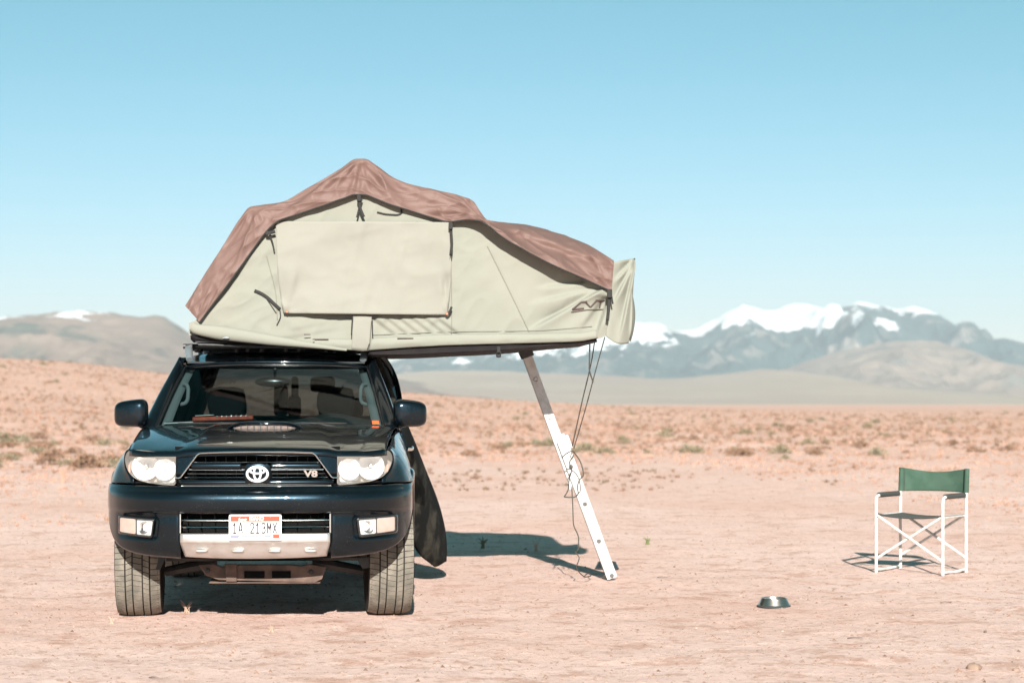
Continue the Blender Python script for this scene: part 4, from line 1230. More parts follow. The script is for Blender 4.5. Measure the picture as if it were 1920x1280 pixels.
# ---- roof rack (part of the car)
for sgn in (1, -1):
    path = resample([(sgn * .598, 1.27, 1.625), (sgn * .608, 1.36, 1.690), (sgn * .618, 1.48, 1.722), (sgn * .622, 1.8, 1.730), (sgn * .622, 2.9, 1.730), (sgn * .615, 3.3, 1.715), (sgn * .60, 3.45, 1.67)], 40)
    obj('roof_rail', MB().tube(path, .019, 10, flat=(1.25, 1.0)), M_rail, car)
    for y in (1.36, 2.3, 3.32):
        obj('rail_foot', MB().prism([(sgn * .60, y - .07, 1.66), (sgn * .60, y + .11, 1.67), (sgn * .612, y + .06, 1.728), (sgn * .612, y - .005, 1.708)], (sgn * .03, 0, 0)), M_rail, car, bevel=.008)
for y in (1.45, 2.05, 2.85):
    cb = obj('crossbar', MB().tube([(-.66, y, 1.722), (.66, y, 1.722)], .013, 10, flat=(1.0, 1.4)), M_rack, car)
    for x in (-.61, .61): obj('bar_clamp', MB().box((x, y, 1.716), (.06, .09, .044)), M_rack, cb, bevel=.01)
for x in (-.30, -.22, -.12, .05, .14, .33, .39):
    obj('rack_bracket', MB().box((x, 1.50 + abs(x) * .3, 1.708), (.022, .05, .05)), M_rack, car, bevel=.004)
# ================================================================== THE ROOF TENT
M_cream = mat('tan_canvas', (.243, .246, .208), .9, col2=(.254, .251, .213), nscale=2.2, lo=.35, hi=.7, spec=.15, bump=.0012, bscale=420)
M_cream2 = mat('pale_canvas', (.264, .255, .222), .9, col2=(.252, .246, .212), nscale=3, lo=.35, hi=.7, spec=.15, bump=.0012, bscale=420)
M_fly = mat('brown_flysheet', (.150, .091, .078), .58, col2=(.160, .098, .083), nscale=2, lo=.3, hi=.7, spec=.27, bump=.0006, bscale=300)
M_cover = mat('black_cover', (.008, .006, .007), .75, col2=(.012, .009, .009), nscale=8, spec=.2)
M_strap = mat('black_webbing', (.022, .021, .020), .85)
M_logo = mat('brown_print', (.075, .05, .045), .8)
M_seam = mat('seam_thread', (.17, .165, .13), .9)
TZ = 1.72
tent = empty('roof_tent', (CAR_O[0], CAR_O[1], TZ), CAR_RZ)
tag(tent, 'unfolded tan canvas roof tent with brown flysheet on top of the SUV', 'tent')
def T(px_, py_, yl): return P(px_, py_, yl, TZ)
YF, YB = 1.20, 2.58
wall_top = curve([352, 374, 392, 425, 460, 492, 510, 524, 548, 580, 614, 645, 668, 686, 704, 735, 765, 805, 845, 878, 898, 917, 938, 985, 1045, 1100, 1150],
                 [606, 596, 572, 529, 480, 436, 416, 406, 398, 387, 375, 364, 357, 358, 365, 377, 386, 398, 403, 405, 409, 421, 437, 465, 496, 518, 528])
wall_bot = curve([352, 450, 560, 660, 690, 760, 900, 1000, 1085, 1125, 1150], [628, 638, 647, 655, 656, 650, 644, 641, 639, 634, 620])
def crease(px_, py_, ax, ay, bx, by, w, a):
    """soft fold along a line, in pixels"""
    dx, dy = bx - ax, by - ay; L = math.hypot(dx, dy); t = ((px_ - ax) * dx + (py_ - ay) * dy) / L / L
    d = ((px_ - ax) * dy - (py_ - ay) * dx) / L
    fade = sstep(-.05, .12, t) * (1 - sstep(.75, 1.1, t))
    return a * fade * np.exp(-(d / w) ** 2) * np.sign(1)
def step_fold(px_, py_, ax, ay, bx, by, w, a):
    dx, dy = bx - ax, by - ay; L = math.hypot(dx, dy); t = ((px_ - ax) * dx + (py_ - ay) * dy) / L / L
    d = ((px_ - ax) * dy - (py_ - ay) * dx) / L
    fade = sstep(-.02, .10, t) * (1 - sstep(.6, 1.05, t))
    return a * fade * np.tanh(d / w * 1.6) * np.exp(-(d / (w * 4.0)) ** 2)
def wall_disp(X, Y_):
    d = fbm(X * .006, Y_ * .007, 3, 61) * .014
    d = d + (ridged(X * .016 + Y_ * .010, Y_ * .006 - X * .004, 2, 63) - .5) * .007 + (ridged(X * .008 - Y_ * .012, Y_ * .02 + X * .010, 2, 65) - .5) * .006 * sstep(.0, .5, vnoise(X * .008, Y_ * .01, 67))
    for c in [(1134, 539, 985, 622, 3.5, .034), (1128, 548, 1010, 600, 6, -.014), (1100, 528, 1000, 540, 6, .018), (1120, 540, 985, 570, 6, .016), (1142, 556, 1116, 634, 3.5, .030), (1136, 552, 1085, 622, 5, -.014)]:
        d = d + step_fold(X, Y_, *c)
    for k in range(6):      # drag folds over the lower right of the window
        x0 = 700 + k * 24
        d = d + step_fold(X, Y_, x0, 596, x0 + 48, 632, 3, .013)
    d = d + step_fold(X, Y_, 500, 640, 660, 612, 6, .006) + step_fold(X, Y_, 540, 620, 640, 600, 6, .005)
    d = d + crease(X, Y_, 913, 462, 992, 622, 2.2, -.006)
    return d
xsW = np.linspace(354, 1146, 230); rowsW = []
for t in np.linspace(0, 1, 90):
    py_ = wall_top(xsW) + (wall_bot(xsW) - wall_top(xsW)) * t
    rowsW.append(np.stack([xsW, py_], 1))
PW = np.array(rowsW); D = wall_disp(PW[..., 0], PW[..., 1])
G = np.array([[T(PW[i, j, 0], PW[i, j, 1], YF) + np.array((0, -D[i, j], 0)) for j in range(PW.shape[1])] for i in range(PW.shape[0])])
body = obj('canvas_wall', MB().grid(G[::-1]), M_cream, tent, angle=180)
# back wall and the inner skin over the top
back = G[::4, ::4].copy(); back[..., 1] = YB
obj('canvas_back', MB().grid(back), M_cream, tent)
top = np.stack([G[0, ::4] + np.array((0, 0, -.015)), back[0] + np.array((0, 0, -.015))[None]], 0)
obj('inner_roof', MB().grid(loft([top[0], top[1]], top.shape[1], 6, smooth_u=False)), M_cream, tent)
endw = np.stack([G[:, -1], np.stack([G[:, -1, 0] - .05, np.full(len(G), YB), G[:, -1, 2]], 1)], 1)
obj('end_wall', MB().grid(endw), M_cream, tent)

# ---- flysheet: front band + top + back drop in one cloth
TB = [((347, 573), (374, 604)), ((360, 553), (392, 580)), ((383, 515), (425, 537)), ((412, 470), (460, 488)), ((450, 410), (492, 444)), ((470, 388), (510, 424)), ((497, 384), (524, 414)),
      ((530, 378), (548, 406)), ((565, 359), (580, 395)), ((600, 339), (614, 383)), ((640, 315), (645, 372)), ((669, 298), (668, 365)), ((681, 298), (686, 366)), ((706, 311), (704, 373)), ((740, 335), (735, 385)),
      ((770, 346), (765, 394)), ((815, 356), (805, 406)), ((860, 366), (845, 416)), ((888, 378), (878, 413)), ((900, 396), (898, 415)), ((912, 411), (917, 425)), ((930, 415), (938, 442)),
      ((980, 421), (985, 470)), ((1040, 436), (1045, 501)), ((1100, 458), (1100, 525)), ((1151, 489), (1147, 546))]
topc = resample([a for a, b in TB], 300); hem = resample([b for a, b in TB], 300)
# hem bulges away from the wall over the annexe
def hem_y(px_): return YF - .036 - .10 * sstep(850, 930, px_) * (1 - sstep(1040, 1140, px_))
def ridge_y(px_): return YF + .03 - .06 * sstep(850, 905, px_) + .34 * sstep(915, 985, px_) * (1 - sstep(1090, 1150, px_))
rowsF = []; wr = []
tt = np.concatenate([np.linspace(0, 1, 46)])
for t in tt:
    q = hem * (1 - t) + topc * t
    yy = hem_y(hem[:, 0]) * (1 - t ** 1.5) + ridge_y(topc[:, 0]) * t ** 1.5
    rowsF.append(np.array([T(q[j, 0], q[j, 1], yy[j]) for j in range(300)])); wr.append(q)
Q = np.array(wr); GF = np.array(rowsF)
s_ = np.linspace(0, 1, 300)[None, :].repeat(len(tt), 0); t_ = tt[:, None].repeat(300, 1)
X, Y_ = Q[..., 0], Q[..., 1]
def fan_folds(cx, cy, n, amp, seed, rad=150):
    a = np.arctan2(Y_ - cy, X - cx); r = np.hypot(X - cx, Y_ - cy)
    return amp * vnoise(a * n, r * .012 + seed, seed) * np.exp(-(r / rad) ** 2) * sstep(4, 30, r)
Arc = np.concatenate([[0], np.cumsum(np.linalg.norm(np.diff(topc, axis=0), axis=1))])[None, :].repeat(len(tt), 0)
def sharp(n): return 1 - np.sqrt(np.abs(n) + .004) * 1.6
Wd = sharp(vnoise(Arc * .011, t_ * 2.4 + Arc * .012, 71)) * .020 + sharp(vnoise(Arc * .022 + 5, t_ * 3.2 - Arc * .016, 72)) * .011
Wd = Wd + sharp(vnoise(X * .045 + Y_ * .02, Y_ * .045 - X * .015, 73)) * .0045 * (.6 + .6 * vnoise(X * .012, Y_ * .012, 77)) 
Wd = Wd + fan_folds(472, 390, 6, .014, 81, 110) + fan_folds(676, 298, 6, .016, 82, 120) + fan_folds(888, 395, 7, .016, 83, 110) + fan_folds(1150, 545, 7, .020, 84, 120) + fan_folds(375, 604, 8, .016, 85, 130)
for c in [(672, 300, 505, 418, 6, .022), (668, 310, 590, 372, 5, -.012), (680, 300, 735, 372, 6, .018), (480, 395, 432, 515, 5, .014), (700, 330, 850, 395, 7, .010), (950, 430, 1150, 505, 4, .030), (905, 405, 830, 410, 5, .010), (1060, 470, 1140, 540, 5, .014)]:
    Wd = Wd + step_fold(X, Y_, *c)
edge = np.minimum(1, (1 - t_) * 6 + .25)
GF[..., 1] -= Wd * edge * np.minimum(1, t_ * 5 + .35)
GF[..., 2] += .35 * Wd * edge * np.minimum(1, t_ * 5 + .2)
hem_piping = GF[0].copy()
# run back over the hoops (annexe part humps up towards the middle) and down behind
humpz = curve([340, 905, 925, 960, 1010, 1060, 1110, 1151, 1160], [0, 0, .0, .012, .02, .02, .012, .0, .0])(topc[:, 0])
rows_back = []
for k in np.linspace(0, 1, 16)[1:]:
    r = GF[-1].copy(); y0 = ridge_y(topc[:, 0]); r[:, 1] = y0 + (YB - y0) * k
    sag = -.045 * math.sin(math.pi * k) * np.abs(np.sin(s_[0] * math.pi * 3.5)) * (topc[:, 0] < 900)
    r[:, 2] += humpz * float(np.interp(k, [0, .08, .16, .24, .34, .5, .75, 1], [0, .42, .78, .96, 1.0, .85, .5, 0])) + sag + (sharp(vnoise(topc[:, 0] * .02 + k * 3, np.full(300, k * 5.0), 91)) - .2) * .022 * math.sin(math.pi * min(1, k * 1.3))
    rows_back.append(r)
for t in np.linspace(1, 0, 10)[1:]:
    r = GF[int(t * 45)].copy(); r[:, 1] = YB + .05 * (1 - t); rows_back.append(r)
GF2 = np.concatenate([GF, np.array(rows_back)], 0)
fly = obj('flysheet', MB().grid(GF2), M_fly, tent, angle=180)
obj('hem_piping', MB().tube([tuple(p + np.array((0, -.003, 0))) for p in hem_piping[::2]], .0055, 6), M_strap, fly)

# ---- window awning panel hanging down the front
rowsN = []
for t in np.linspace(0, 1, 50):
    l = (517 + 3 * t + 12 * t ** 3, 414 + 173 * t); r = (843 + 3 * math.sin(math.pi * t) - 4 * t ** 4, 417 + 173 * t)
    u = np.linspace(0, 1, 90)
    px_ = l[0] + (r[0] - l[0]) * u; py_ = l[1] + (r[1] - l[1]) * u - 3 * np.sin(np.pi * u) * 0
    out = .030 + .040 * t ** 2 * (1 - .5 * np.abs(2 * u - 1) ** 4) + .02 * np.sin(np.pi * t) * sstep(.9, 1.0, u)
    dd = fbm(px_ * .010, np.full(90, py_.mean() * .008), 3, 101) * .012 + (ridged(px_ * .022 + py_ * .006, py_ * .005, 2, 103) - .5) * .007 + (ridged(px_ * .010 - py_ * .006, py_ * .016 + px_ * .004, 2, 107) - .5) * .006 + sstep(560, 590, py_) * .006 * vnoise(px_ * .03, py_ * .02, 109)
    # pulled corner lower left, drag lines lower right
    dd = dd + step_fold(px_, py_, 540, 585, 560, 500, 6, .010) + step_fold(px_, py_, 545, 575, 500, 545, 6, .008) + step_fold(px_, py_, 838, 582, 826, 500, 4, .012) + step_fold(px_, py_, 832, 584, 842, 515, 3, -.010)
    rowsN.append([T(px_[k], py_[k], YF - out[k]) + np.array((0, -dd[k], 0)) for k in range(90)])
win = obj('window_awning', MB().grid(np.array(rowsN)[::-1]), M_cream2, tent, solid=.003, angle=180)
for px_, py_ in ((538, 584), (838, 588)):
    q = T(px_, py_, YF - .06); obj('eyelet', MB().lathe([(.0, -.002), (.008, -.003), (.010, .002)], 12, 'y', tuple(q)), mat('brass_eyelet', (.45, .16, .08), .5), win)
# ---- skirt strip, centre tab, base roll
def strip(name, pts_t, pts_b, yl, material, nu=80, nv=10, amp=.005, seed=0, parent=tent):
    a = resample(pts_t, nu); b = resample(pts_b, nu); rows = []
    for t in np.linspace(0, 1, nv):
        q = a * (1 - t) + b * t; d = fbm(q[:, 0] * .02, q[:, 1] * .05, 3, seed) * amp
        rows.append([T(q[k, 0], q[k, 1], yl) + np.array((0, -d[k] - .012 * math.sin(math.pi * t), 0)) for k in range(nu)])
    return obj(name, MB().grid(np.array(rows)[::-1]), material, parent, solid=.003, angle=180)
strip('skirt', [(590, 634), (625, 635), (662, 636)], [(590, 650), (620, 653), (662, 657)], YF - .022, M_cream, seed=5)
strip('skirt', [(696, 634), (760, 630), (850, 627), (1000, 625), (1085, 624), (1118, 618)], [(692, 657), (760, 652), (850, 647), (1000, 643), (1085, 640), (1121, 634)], YF - .022, M_cream, seed=7)
strip('centre_tab', [(662, 593), (680, 593), (697, 594)], [(659, 656), (678, 658), (692, 657)], YF - .045, M_cream2, nu=16, seed=9)
roll = [(360, 612, .034), (366, 616, .050), (400, 622, .046), (450, 629, .038), (520, 639, .026), (590, 648, .016), (650, 656, .008)]
obj('rolled_hem', MB().tube(resample([tuple(T(a, b, YF - .03)) for a, b, r in roll], 40), list(np.interp(np.linspace(0, 1, 40), np.linspace(0, 1, len(roll)), [r for *_, r in roll])), 14, flat=(.8, 1.0)), M_cream, tent)
for a, b, c in ((586, 636, 616), (745, 634, 775), (570, 627, 582), (1072, 563, 1072)):
    if a == c: continue
    obj('stitched_slot', MB().tube([T(a, b, YF - .040), T(c, b, YF - .040)], .0035, 5), M_logo, tent)
# ---- hard base and the black travel cover below it
a = T(366, 640, YF + .02); b = T(688, 640, YF + .02)
obj('base_panel', MB().box(((a[0] + b[0]) / 2, (YF + YB) / 2 + .02, .043), (b[0] - a[0], YB - YF, .045)), M_rack, tent, bevel=.004)
c = T(1003, 640, YF + .02)
M3 = Matrix.Rotation(-.012, 3, 'Y')
obj('base_panel', MB().box(((b[0] + c[0]) / 2 + .004, (YF + YB) / 2 + .02, .040), (c[0] - b[0] - .012, YB - YF, .045), M3), M_rack, tent, bevel=.004)
rows = []
ct = resample([(690, 655), (760, 649), (850, 644), (935, 641), (1000, 640), (1060, 638), (1118, 634)], 40); cb = resample([(690, 665), (760, 664), (850, 660), (935, 656), (1000, 651), (1060, 645), (1120, 640)], 40)
rows.append([T(*ct[k], YF + .0) for k in range(40)]); rows.append([T(*cb[k], YF - .006) for k in range(40)]); 
rows.append([T(*cb[k], YF - .006) + np.array((0, .03, -.004)) for k in range(40)]); rows.append([T(*cb[k], YF) + np.array((0, YB - YF, .0)) for k in range(40)])
obj('travel_cover', MB().grid(np.array(rows)[::-1]), M_cover, tent, solid=.004, angle=50)
rows = []
for dy, py0, py1, py2 in ((0, 628, 640, 648), (.012, 636, 647, 656), (.2, 640, 650, 658)):
    rows.append([T(x, np.interp(x, [356, 520, 690], [py0, py1, py2]), YF - .012) + np.array((0, dy, 0)) for x in np.linspace(357, 690, 30)])
obj('travel_cover', MB().grid(np.array(rows)[::-1]), M_cover, tent, solid=.004, angle=50)
q = T(935, 664, YF + .02); obj('buckle', MB().box(tuple(q), (.035, .02, .045)), M_strap, tent, bevel=.008)
obj('strap', MB().box(tuple(T(935, 655, YF - .012)), (.022, .006, .04)), M_strap, tent)
# things under the front rail of the base
q = T(424, 633, YF - .05); obj('base_latch', MB().box(tuple(q), (.05, .03, .022)), M_chrome, tent, bevel=.006)
obj('base_rail', MB().tube([T(372, 646, YF + .03), T(685, 655, YF + .03)], .010, 8), M_rack, tent)
# ---- loose end flap at the right
rowsE = []
L_ = resample([(1145, 492), (1145, 520), (1144, 552), (1144, 590), (1137, 622), (1136, 630)], 40); Rr_ = resample([(1190, 484), (1189, 505), (1186, 545), (1185, 580), (1184, 615), (1178, 641)], 40)
for i in range(40):
    t = i / 39; u = np.linspace(0, 1, 36)
    px_ = L_[i, 0] + (Rr_[i, 0] - L_[i, 0]) * u; py_ = L_[i, 1] + (Rr_[i, 1] - L_[i, 1]) * u + 8 * t * np.sin(np.pi * u * .9)
    f = .012 * fbm(px_ * .04, py_ * .012, 2, 111) + step_fold(px_, py_, 1192, 484, 1150, 528, 3, .030) + step_fold(px_, py_, 1192, 486, 1148, 572, 3, .030) + step_fold(px_, py_, 1190, 492, 1160, 640, 3, .026) + step_fold(px_, py_, 1188, 540, 1180, 640, 3, .016)
    rowsE.append([T(px_[k], py_[k], YF - .02 + .10 * u[k] ** 2) + np.array((0, -f[k], 0)) for k in range(36)])
flap = obj('end_flap', MB().grid(np.array(rowsE)[::-1]), M_cream, tent, solid=.003, angle=180)
rowsE = []
for t in np.linspace(0, 1, 24):
    w = 9 * math.sin(math.pi * min(1, t * .95)) ** .7
    l = np.interp(t, [0, 1], [1184, 1180]); y = 548 + 90 * t
    rowsE.append([T(l + w * u, y + 2 * u, YF + .09 + .14 * u) for u in np.linspace(0, 1, 8)])
obj('flap_return', MB().grid(np.array(rowsE)[::-1]), M_cream, flap, solid=.003)
obj('flap_piping', MB().tube([tuple(np.array(T(*Rr_[k], YF + .078))) for k in range(0, 40, 2)], .004, 6), M_strap, flap)
# ---- straps, buckles, loops
def strap(pts, yl, w=.013, th=.0022, name='strap', parent=tent):
    q = resample(pts, 16)
    return obj(name, MB().tube([T(a, b, yl) for a, b in q], w, 8, flat=(1, th / w * 1.5)) if False else ribbon(q, yl, w), M_strap, parent, solid=.002)
def ribbon(q, yl, w):
    rows = [[], []]
    base = yl
    for k in range(len(q)):
        yl = base if base is not None else float(YF - wall_disp(np.array(q[k][0]), np.array(q[k][1]))) - .004
        d = q[min(k + 1, len(q) - 1)] - q[max(k - 1, 0)]; d = d / (np.linalg.norm(d) + 1e-9); n = np.array((-d[1], d[0])) * w * 270
        rows[0].append(T(*(q[k] - n), yl)); rows[1].append(T(*(q[k] + n), yl))
    return MB().grid(np.array(rows))
def buckle(px_, py_, yl, w=.030, h=.020):
    obj('buckle', MB().box(tuple(T(px_, py_, yl)), (w, .012, h)), M_strap, tent, bevel=.004)
strap([(672, 364), (674, 385), (682, 407)], YF - .045, .010); strap([(679, 372), (673, 392), (669, 408)], YF - .042, .006); buckle(673, 372, YF - .055, .028, .04)
strap([(498, 438), (508, 436), (516, 434)], YF - .05, .012); strap([(506, 440), (511, 455), (514, 469)], YF - .045, .005); buckle(503, 437, YF - .06, .04, .028)
strap([(845, 416), (846, 440), (847, 458), (845, 478)], YF - .07, .010); strap([(845, 476), (842, 500)], YF - .06, .003); buckle(845, 424, YF - .085, .03, .045)
strap([(1143, 545), (1142, 570), (1139, 601)], YF - .07, .010); buckle(1143, 550, YF - .09, .036, .06); strap([(1146, 552), (1149, 570)], YF - .08, .006)
strap([(477, 545), (487, 549), (500, 557), (512, 568), (525, 580)], None, .012)
strap([(524, 578), (526, 592), (519, 610)], None, .004); strap([(497, 556), (508, 572), (518, 587)], None, .003)
strap([(707, 398), (725, 402), (745, 403), (753, 399), (752, 388)], None, .006)
strap([(847, 575), (843, 584), (838, 590)], YF - .055, .008)
strap([(661, 594), (660, 610), (659, 628)], YF - .06, .005); strap([(698, 600), (698, 616), (699, 630)], YF - .06, .004); strap([(693, 642), (689, 655)], YF - .05, .003)
# ---- stitched seams
for pts in ([(914, 462), (950, 535), (992, 622)], [(845, 425), (846, 500), (847, 600), (846, 628)], [(520, 600), (518, 560), (500, 480)], [(700, 628), (850, 622), (1000, 620), (1110, 612)]):
    obj('seam', ribbon(resample(pts, 24), None, .0022), M_seam, tent, solid=.0006)
# ---- printed logo on the canvas
def stroke(pts, w):
    q = resample(pts, 14, smooth=False)
    o = obj('logo', ribbon(q, None, w), M_logo, tent, solid=.0006); return o
for pts, w in (([(1073, 580), (1090, 566), (1101, 565)], .0055), ([(1073, 580), (1095, 578)], .0055), ([(1098, 566), (1107, 576), (1119, 563)], .0055), ([(1117, 563), (1134, 563)], .0055), ([(1127, 563), (1124, 577)], .0055), ([(1071, 585), (1100, 581), (1132, 580)], .0035)):
    stroke(pts, w)

# ================================================================== LADDER AND CORDS
M_alu = mat('aluminium', (.66, .655, .64), .5, metal=.12, col2=(.54, .53, .51), nscale=22)
M_bolt = mat('grey_bolt', (.10, .095, .09), .7)
M_cord = mat('olive_cord', (.060, .055, .045), .9)
ft = Gp(1147, 1087); tp = Wp(986, 648, 14.75)
lad = empty('ladder', tuple(ft)); tag(lad, 'white aluminium sliding ladder leaning from the ground up to the tent', 'ladder')
e_l = (tp - ft); LL = np.linalg.norm(e_l); e_l = e_l / LL
e_w = np.array((0, 1.0, 0)); e_w = e_w - e_l * np.dot(e_w, e_l); e_w /= np.linalg.norm(e_w)
e_d = np.cross(e_w, e_l); e_d /= np.linalg.norm(e_d)
if e_d[0] < 0: e_d = -e_d
def lbox(t0, t1, d, w, dep, wid):
    c = e_l * (t0 + t1) / 2 * LL + e_d * d + e_w * w
    M3 = Matrix((e_d, e_w, e_l)).transposed()
    return MB().box(tuple(c), (dep, wid, (t1 - t0) * LL), M3)
for w in (.02, .36):
    obj('lower_rail', lbox(.005, .60, .010, w, .078, .024), M_alu, lad, bevel=.003)
    obj('upper_rail', lbox(.40, .985, -.016, w + (.03 if w < .1 else -.03), .072, .022), M_alu, lad, bevel=.003)
    for t, d in ((.016, .012), (.165, .010), (.325, .008), (.485, .006), (.70, -.016), (.86, -.016)):
        cc = e_l * t * LL + e_d * d + e_w * (w - (.013 if t < .6 else -.016) )
        if w < .1:
            mb = MB().lathe([(0, -.005), (.015, -.005), (.017, 0), (.017, .006)], 14, 'y'); mb.v = [tuple(np.array(v) + cc) for v in mb.v]
            obj('rung_bolt', mb, M_bolt, lad)
for t, d in ((.012, .012), (.165, .010), (.325, .008), (.485, .006), (.70, -.016), (.86, -.016)):
    c0 = e_l * t * LL + e_d * d; obj('rung', MB().tube([c0 + e_w * .03, c0 + e_w * .35], .015, 10), M_alu, lad)
obj('slide_catch', lbox(.555, .61, .052, .02, .030, .03), M_alu, lad, bevel=.004)
obj('slide_catch', lbox(.40, .43, -.055, .02, .02, .03), M_alu, lad, bevel=.004)
obj('top_bracket', lbox(.955, 1.0, -.016, .19, .10, .44), M_rack, lad, bevel=.006)
def cord(name, pts, label, r=.0042, Y=14.62, n=60, group=None):
    q = resample([tuple(Wp(a, b, Y if len(c) == 0 else c[0])) for a, b, *c in pts], n)
    org = q[-1].copy(); o = obj(name, MB().tube([tuple(p - org) for p in q], r, 6), M_cord, None); o.location = tuple(org)
    tag(o, label, 'cord', group); return o
cord('guy_cord', [(1134, 632, 14.0), (1118, 690, 14.15), (1098, 765, 14.4), (1076, 840, 14.66)], 'right hand taut guy cord from the tent corner down to the ladder')
cord('guy_cord', [(1115, 640, 14.0), (1110, 672, 14.1), (1092, 750, 14.35), (1073, 836, 14.66)], 'left hand taut guy cord from the tent edge down to the ladder')
cord('cord_tail', [(1106, 645, 13.98), (1105, 690, 14.02), (1112, 716, 14.05)], 'short loose cord end hanging below the tent corner', .005, n=20)
cord('tied_cord', [(1053, 858, 14.60), (1062, 850, 14.58), (1073, 845, 14.56), (1078, 850, 14.58), (1090, 870, 14.62), (1094, 890, 14.62), (1086, 900, 14.60), (1083, 912, 14.6), (1084, 925, 14.6), (1075, 932, 14.6), (1058, 931, 14.6), (1066, 915, 14.6), (1067, 900, 14.58), (1072, 880, 14.57), (1068, 868, 14.56), (1076, 852, 14.56)], 'tangled cord tied round the middle of the ladder', .0045, n=120)
cord('dangling_cord', [(1072, 912, 14.60), (1074, 950, 14.60), (1075, 980, 14.6), (1085, 1010, 14.6), (1084, 1030, 14.6), (1079, 1034, 14.62), (1086, 1045, 14.62), (1081, 1062, 14.64), (1086, 1072, 14.68), (1098, 1081, 14.74), (1108, 1078, 14.9), (1102, 1074, 15.2), (1095, 1080, 15.1)], 'loose cord dangling from the ladder to the ground', .0042, n=120)
# ================================================================== CAMP CHAIR
M_white = mat('white_enamel', (.66, .645, .62), .4, coat=.2, col2=(.52, .50, .47), nscale=30)
M_green = mat('green_canvas', (.046, .090, .064), .85, col2=(.066, .115, .084), nscale=9, lo=.35, hi=.7, spec=.15, bump=.001, bscale=300)
M_pad = mat('grey_pad', (.045, .05, .048), .8)
M_seatcloth = mat('dark_seat', (.06, .065, .055), .9)
FL, FR, RL, RRp = Gp(1645, 1071), Gp(1770, 1077), Gp(1686, 1063), Gp(1809, 1070)
cc = (FL + FR + RL + RRp) / 4
ex = (FR - FL) + (RRp - RL); wid = np.linalg.norm(ex) / 2; ex = ex / np.linalg.norm(ex)
ey = np.array((-ex[1], ex[0], 0)); dep = abs(np.dot((RL - FL) + (RRp - FR), ey)) / 2
chair = empty('camp_chair', (cc[0], cc[1], float(ground_z(cc[0], cc[1])))); tag(chair, 'folding director chair with white frame and green canvas back', 'chair')
def ch(u, v, z): return tuple(ex * u * wid / 2 + ey * v * dep / 2 + np.array((0, 0, z)))
for u in (-1, 1):
    path = [ch(u, -1, .0), ch(u, -1, .30), ch(u, -1, .56), ch(u, -.97, .592), ch(u, -.88, .607), ch(u, .0, .609), ch(u, .92, .606)]
    obj('front_leg', MB().tube(path, .0125, 10), M_white, chair)
    obj('rear_leg', MB().tube([ch(u, 1, .0), ch(u, 1, .45), ch(u, 1.02, .62), ch(u, 1.10, .815)], .0125, 10), M_white, chair)
    obj('foot_bar', MB().tube([ch(u, -1, .028), ch(u, 0, .020), ch(u, 1, .028)], .010, 8), M_white, chair)
    obj('arm_pad', MB().tube([ch(u, -.78, .612), ch(u, .80, .612)], .021, 12), M_pad, chair)
    obj('joint', MB().lathe([(0, .0), (.018, .0), (.018, .03), (0, .03)], 12, 'z', np.array(ch(u, 1, .592))), mat('grey_joint', (.4, .4, .38), .6), chair)
    obj('seat_rail', MB().tube([ch(u * .94, -.95, .452), ch(u * .94, .95, .452)], .011, 8), M_white, chair)
for v, o_ in ((-1.04, 0), (1.0, 0)):
    obj('cross_brace', MB().tube([ch(-.94, v, .452), ch(1.0, v, .115)], .0105, 8), M_white, chair)
    obj('cross_brace', MB().tube([ch(.94, v + .07, .452), ch(-1.0, v + .07, .115)], .0105, 8), M_white, chair)
rows = [[ch(u, v, .462 - .030 * (1 - u * u) * (1 - .3 * abs(v))) for u in np.linspace(-.98, .98, 17)] for v in np.linspace(-.95, .95, 9)]
obj('seat_cloth', MB().grid(np.array(rows)), M_seatcloth, chair, solid=.004)
for v in (-.95,):
    obj('seat_hem', MB().tube([ch(u, v, .463 - .030 * (1 - u * u) * .72) for u in np.linspace(-.98, .98, 17)], .009, 8), M_pad, chair)
rows = []
for t in np.linspace(0, 1, 14):
    r = []
    for u in np.linspace(-1.02, 1.02, 41):
        sag = .030 * (1 - (u / 1.02) ** 2) ** 1.4
        z = .628 + .190 * t - sag * t ** 2 + .006 * (1 - t) * (1 - u * u)
        bow = .10 * (1 - u * u) + .004 * math.sin(u * 9 + t * 4) * (1 - u * u)
        r.append(ch(u, 1.03 + .07 * t + bow * 2, z))
    rows.append(r)
bk = obj('backrest', MB().grid(np.array(rows)), M_green, chair, solid=.004, angle=180)
for u in (-1, 1):
    obj('sleeve', MB().tube([ch(u, 1.03, .630), ch(u, 1.10, .818)], .020, 12), M_green, bk)
    obj('sleeve_seam', MB().tube([tuple(np.array(ch(u * .90, 1.03 + .04, .632)) - ey * .004), tuple(np.array(ch(u * .90, 1.10 + .04, .806)) - ey * .004)], .0025, 6), M_pad, bk)

# ================================================================== BOWLS
M_steel = mat('stainless_steel', (.60, .51, .44), .30, metal=1.0, col2=(.52, .45, .39), nscale=12)
def bowl(px_, py_, w, label, material, name='dog_bowl'):
    g = Gp(px_, py_); r = w / 2
    b = empty(name, (g[0], g[1] + r, float(ground_z(g[0], g[1] + r)) + .001)); tag(b, label, 'bowl', 'steel bowls on the sand')
    pr = [(r * 1.0, 0), (r * 1.03, .004), (r * 1.0, .010), (r * .80, .052), (r * .78, .057), (r * .74, .057), (r * .72, .050), (r * .66, .020), (0, .016)]
    q = resample(pr[:3], 6, False).tolist() + resample(pr[2:6], 14).tolist() + resample(pr[5:], 14).tolist()
    obj('shell', MB().lathe(q, 48, 'z'), material, b, angle=70)
    obj('foot_ring', MB().tube([(r * 1.0 * math.cos(a), r * math.sin(a), .005) for a in np.linspace(0, 2 * math.pi, 40, endpoint=False)], .005, 6, closed=True), M_pad, b)
    return b
bowl(1455, 1138, .212, 'stainless steel dog bowl alone on the sand in front of the chair', M_steel)
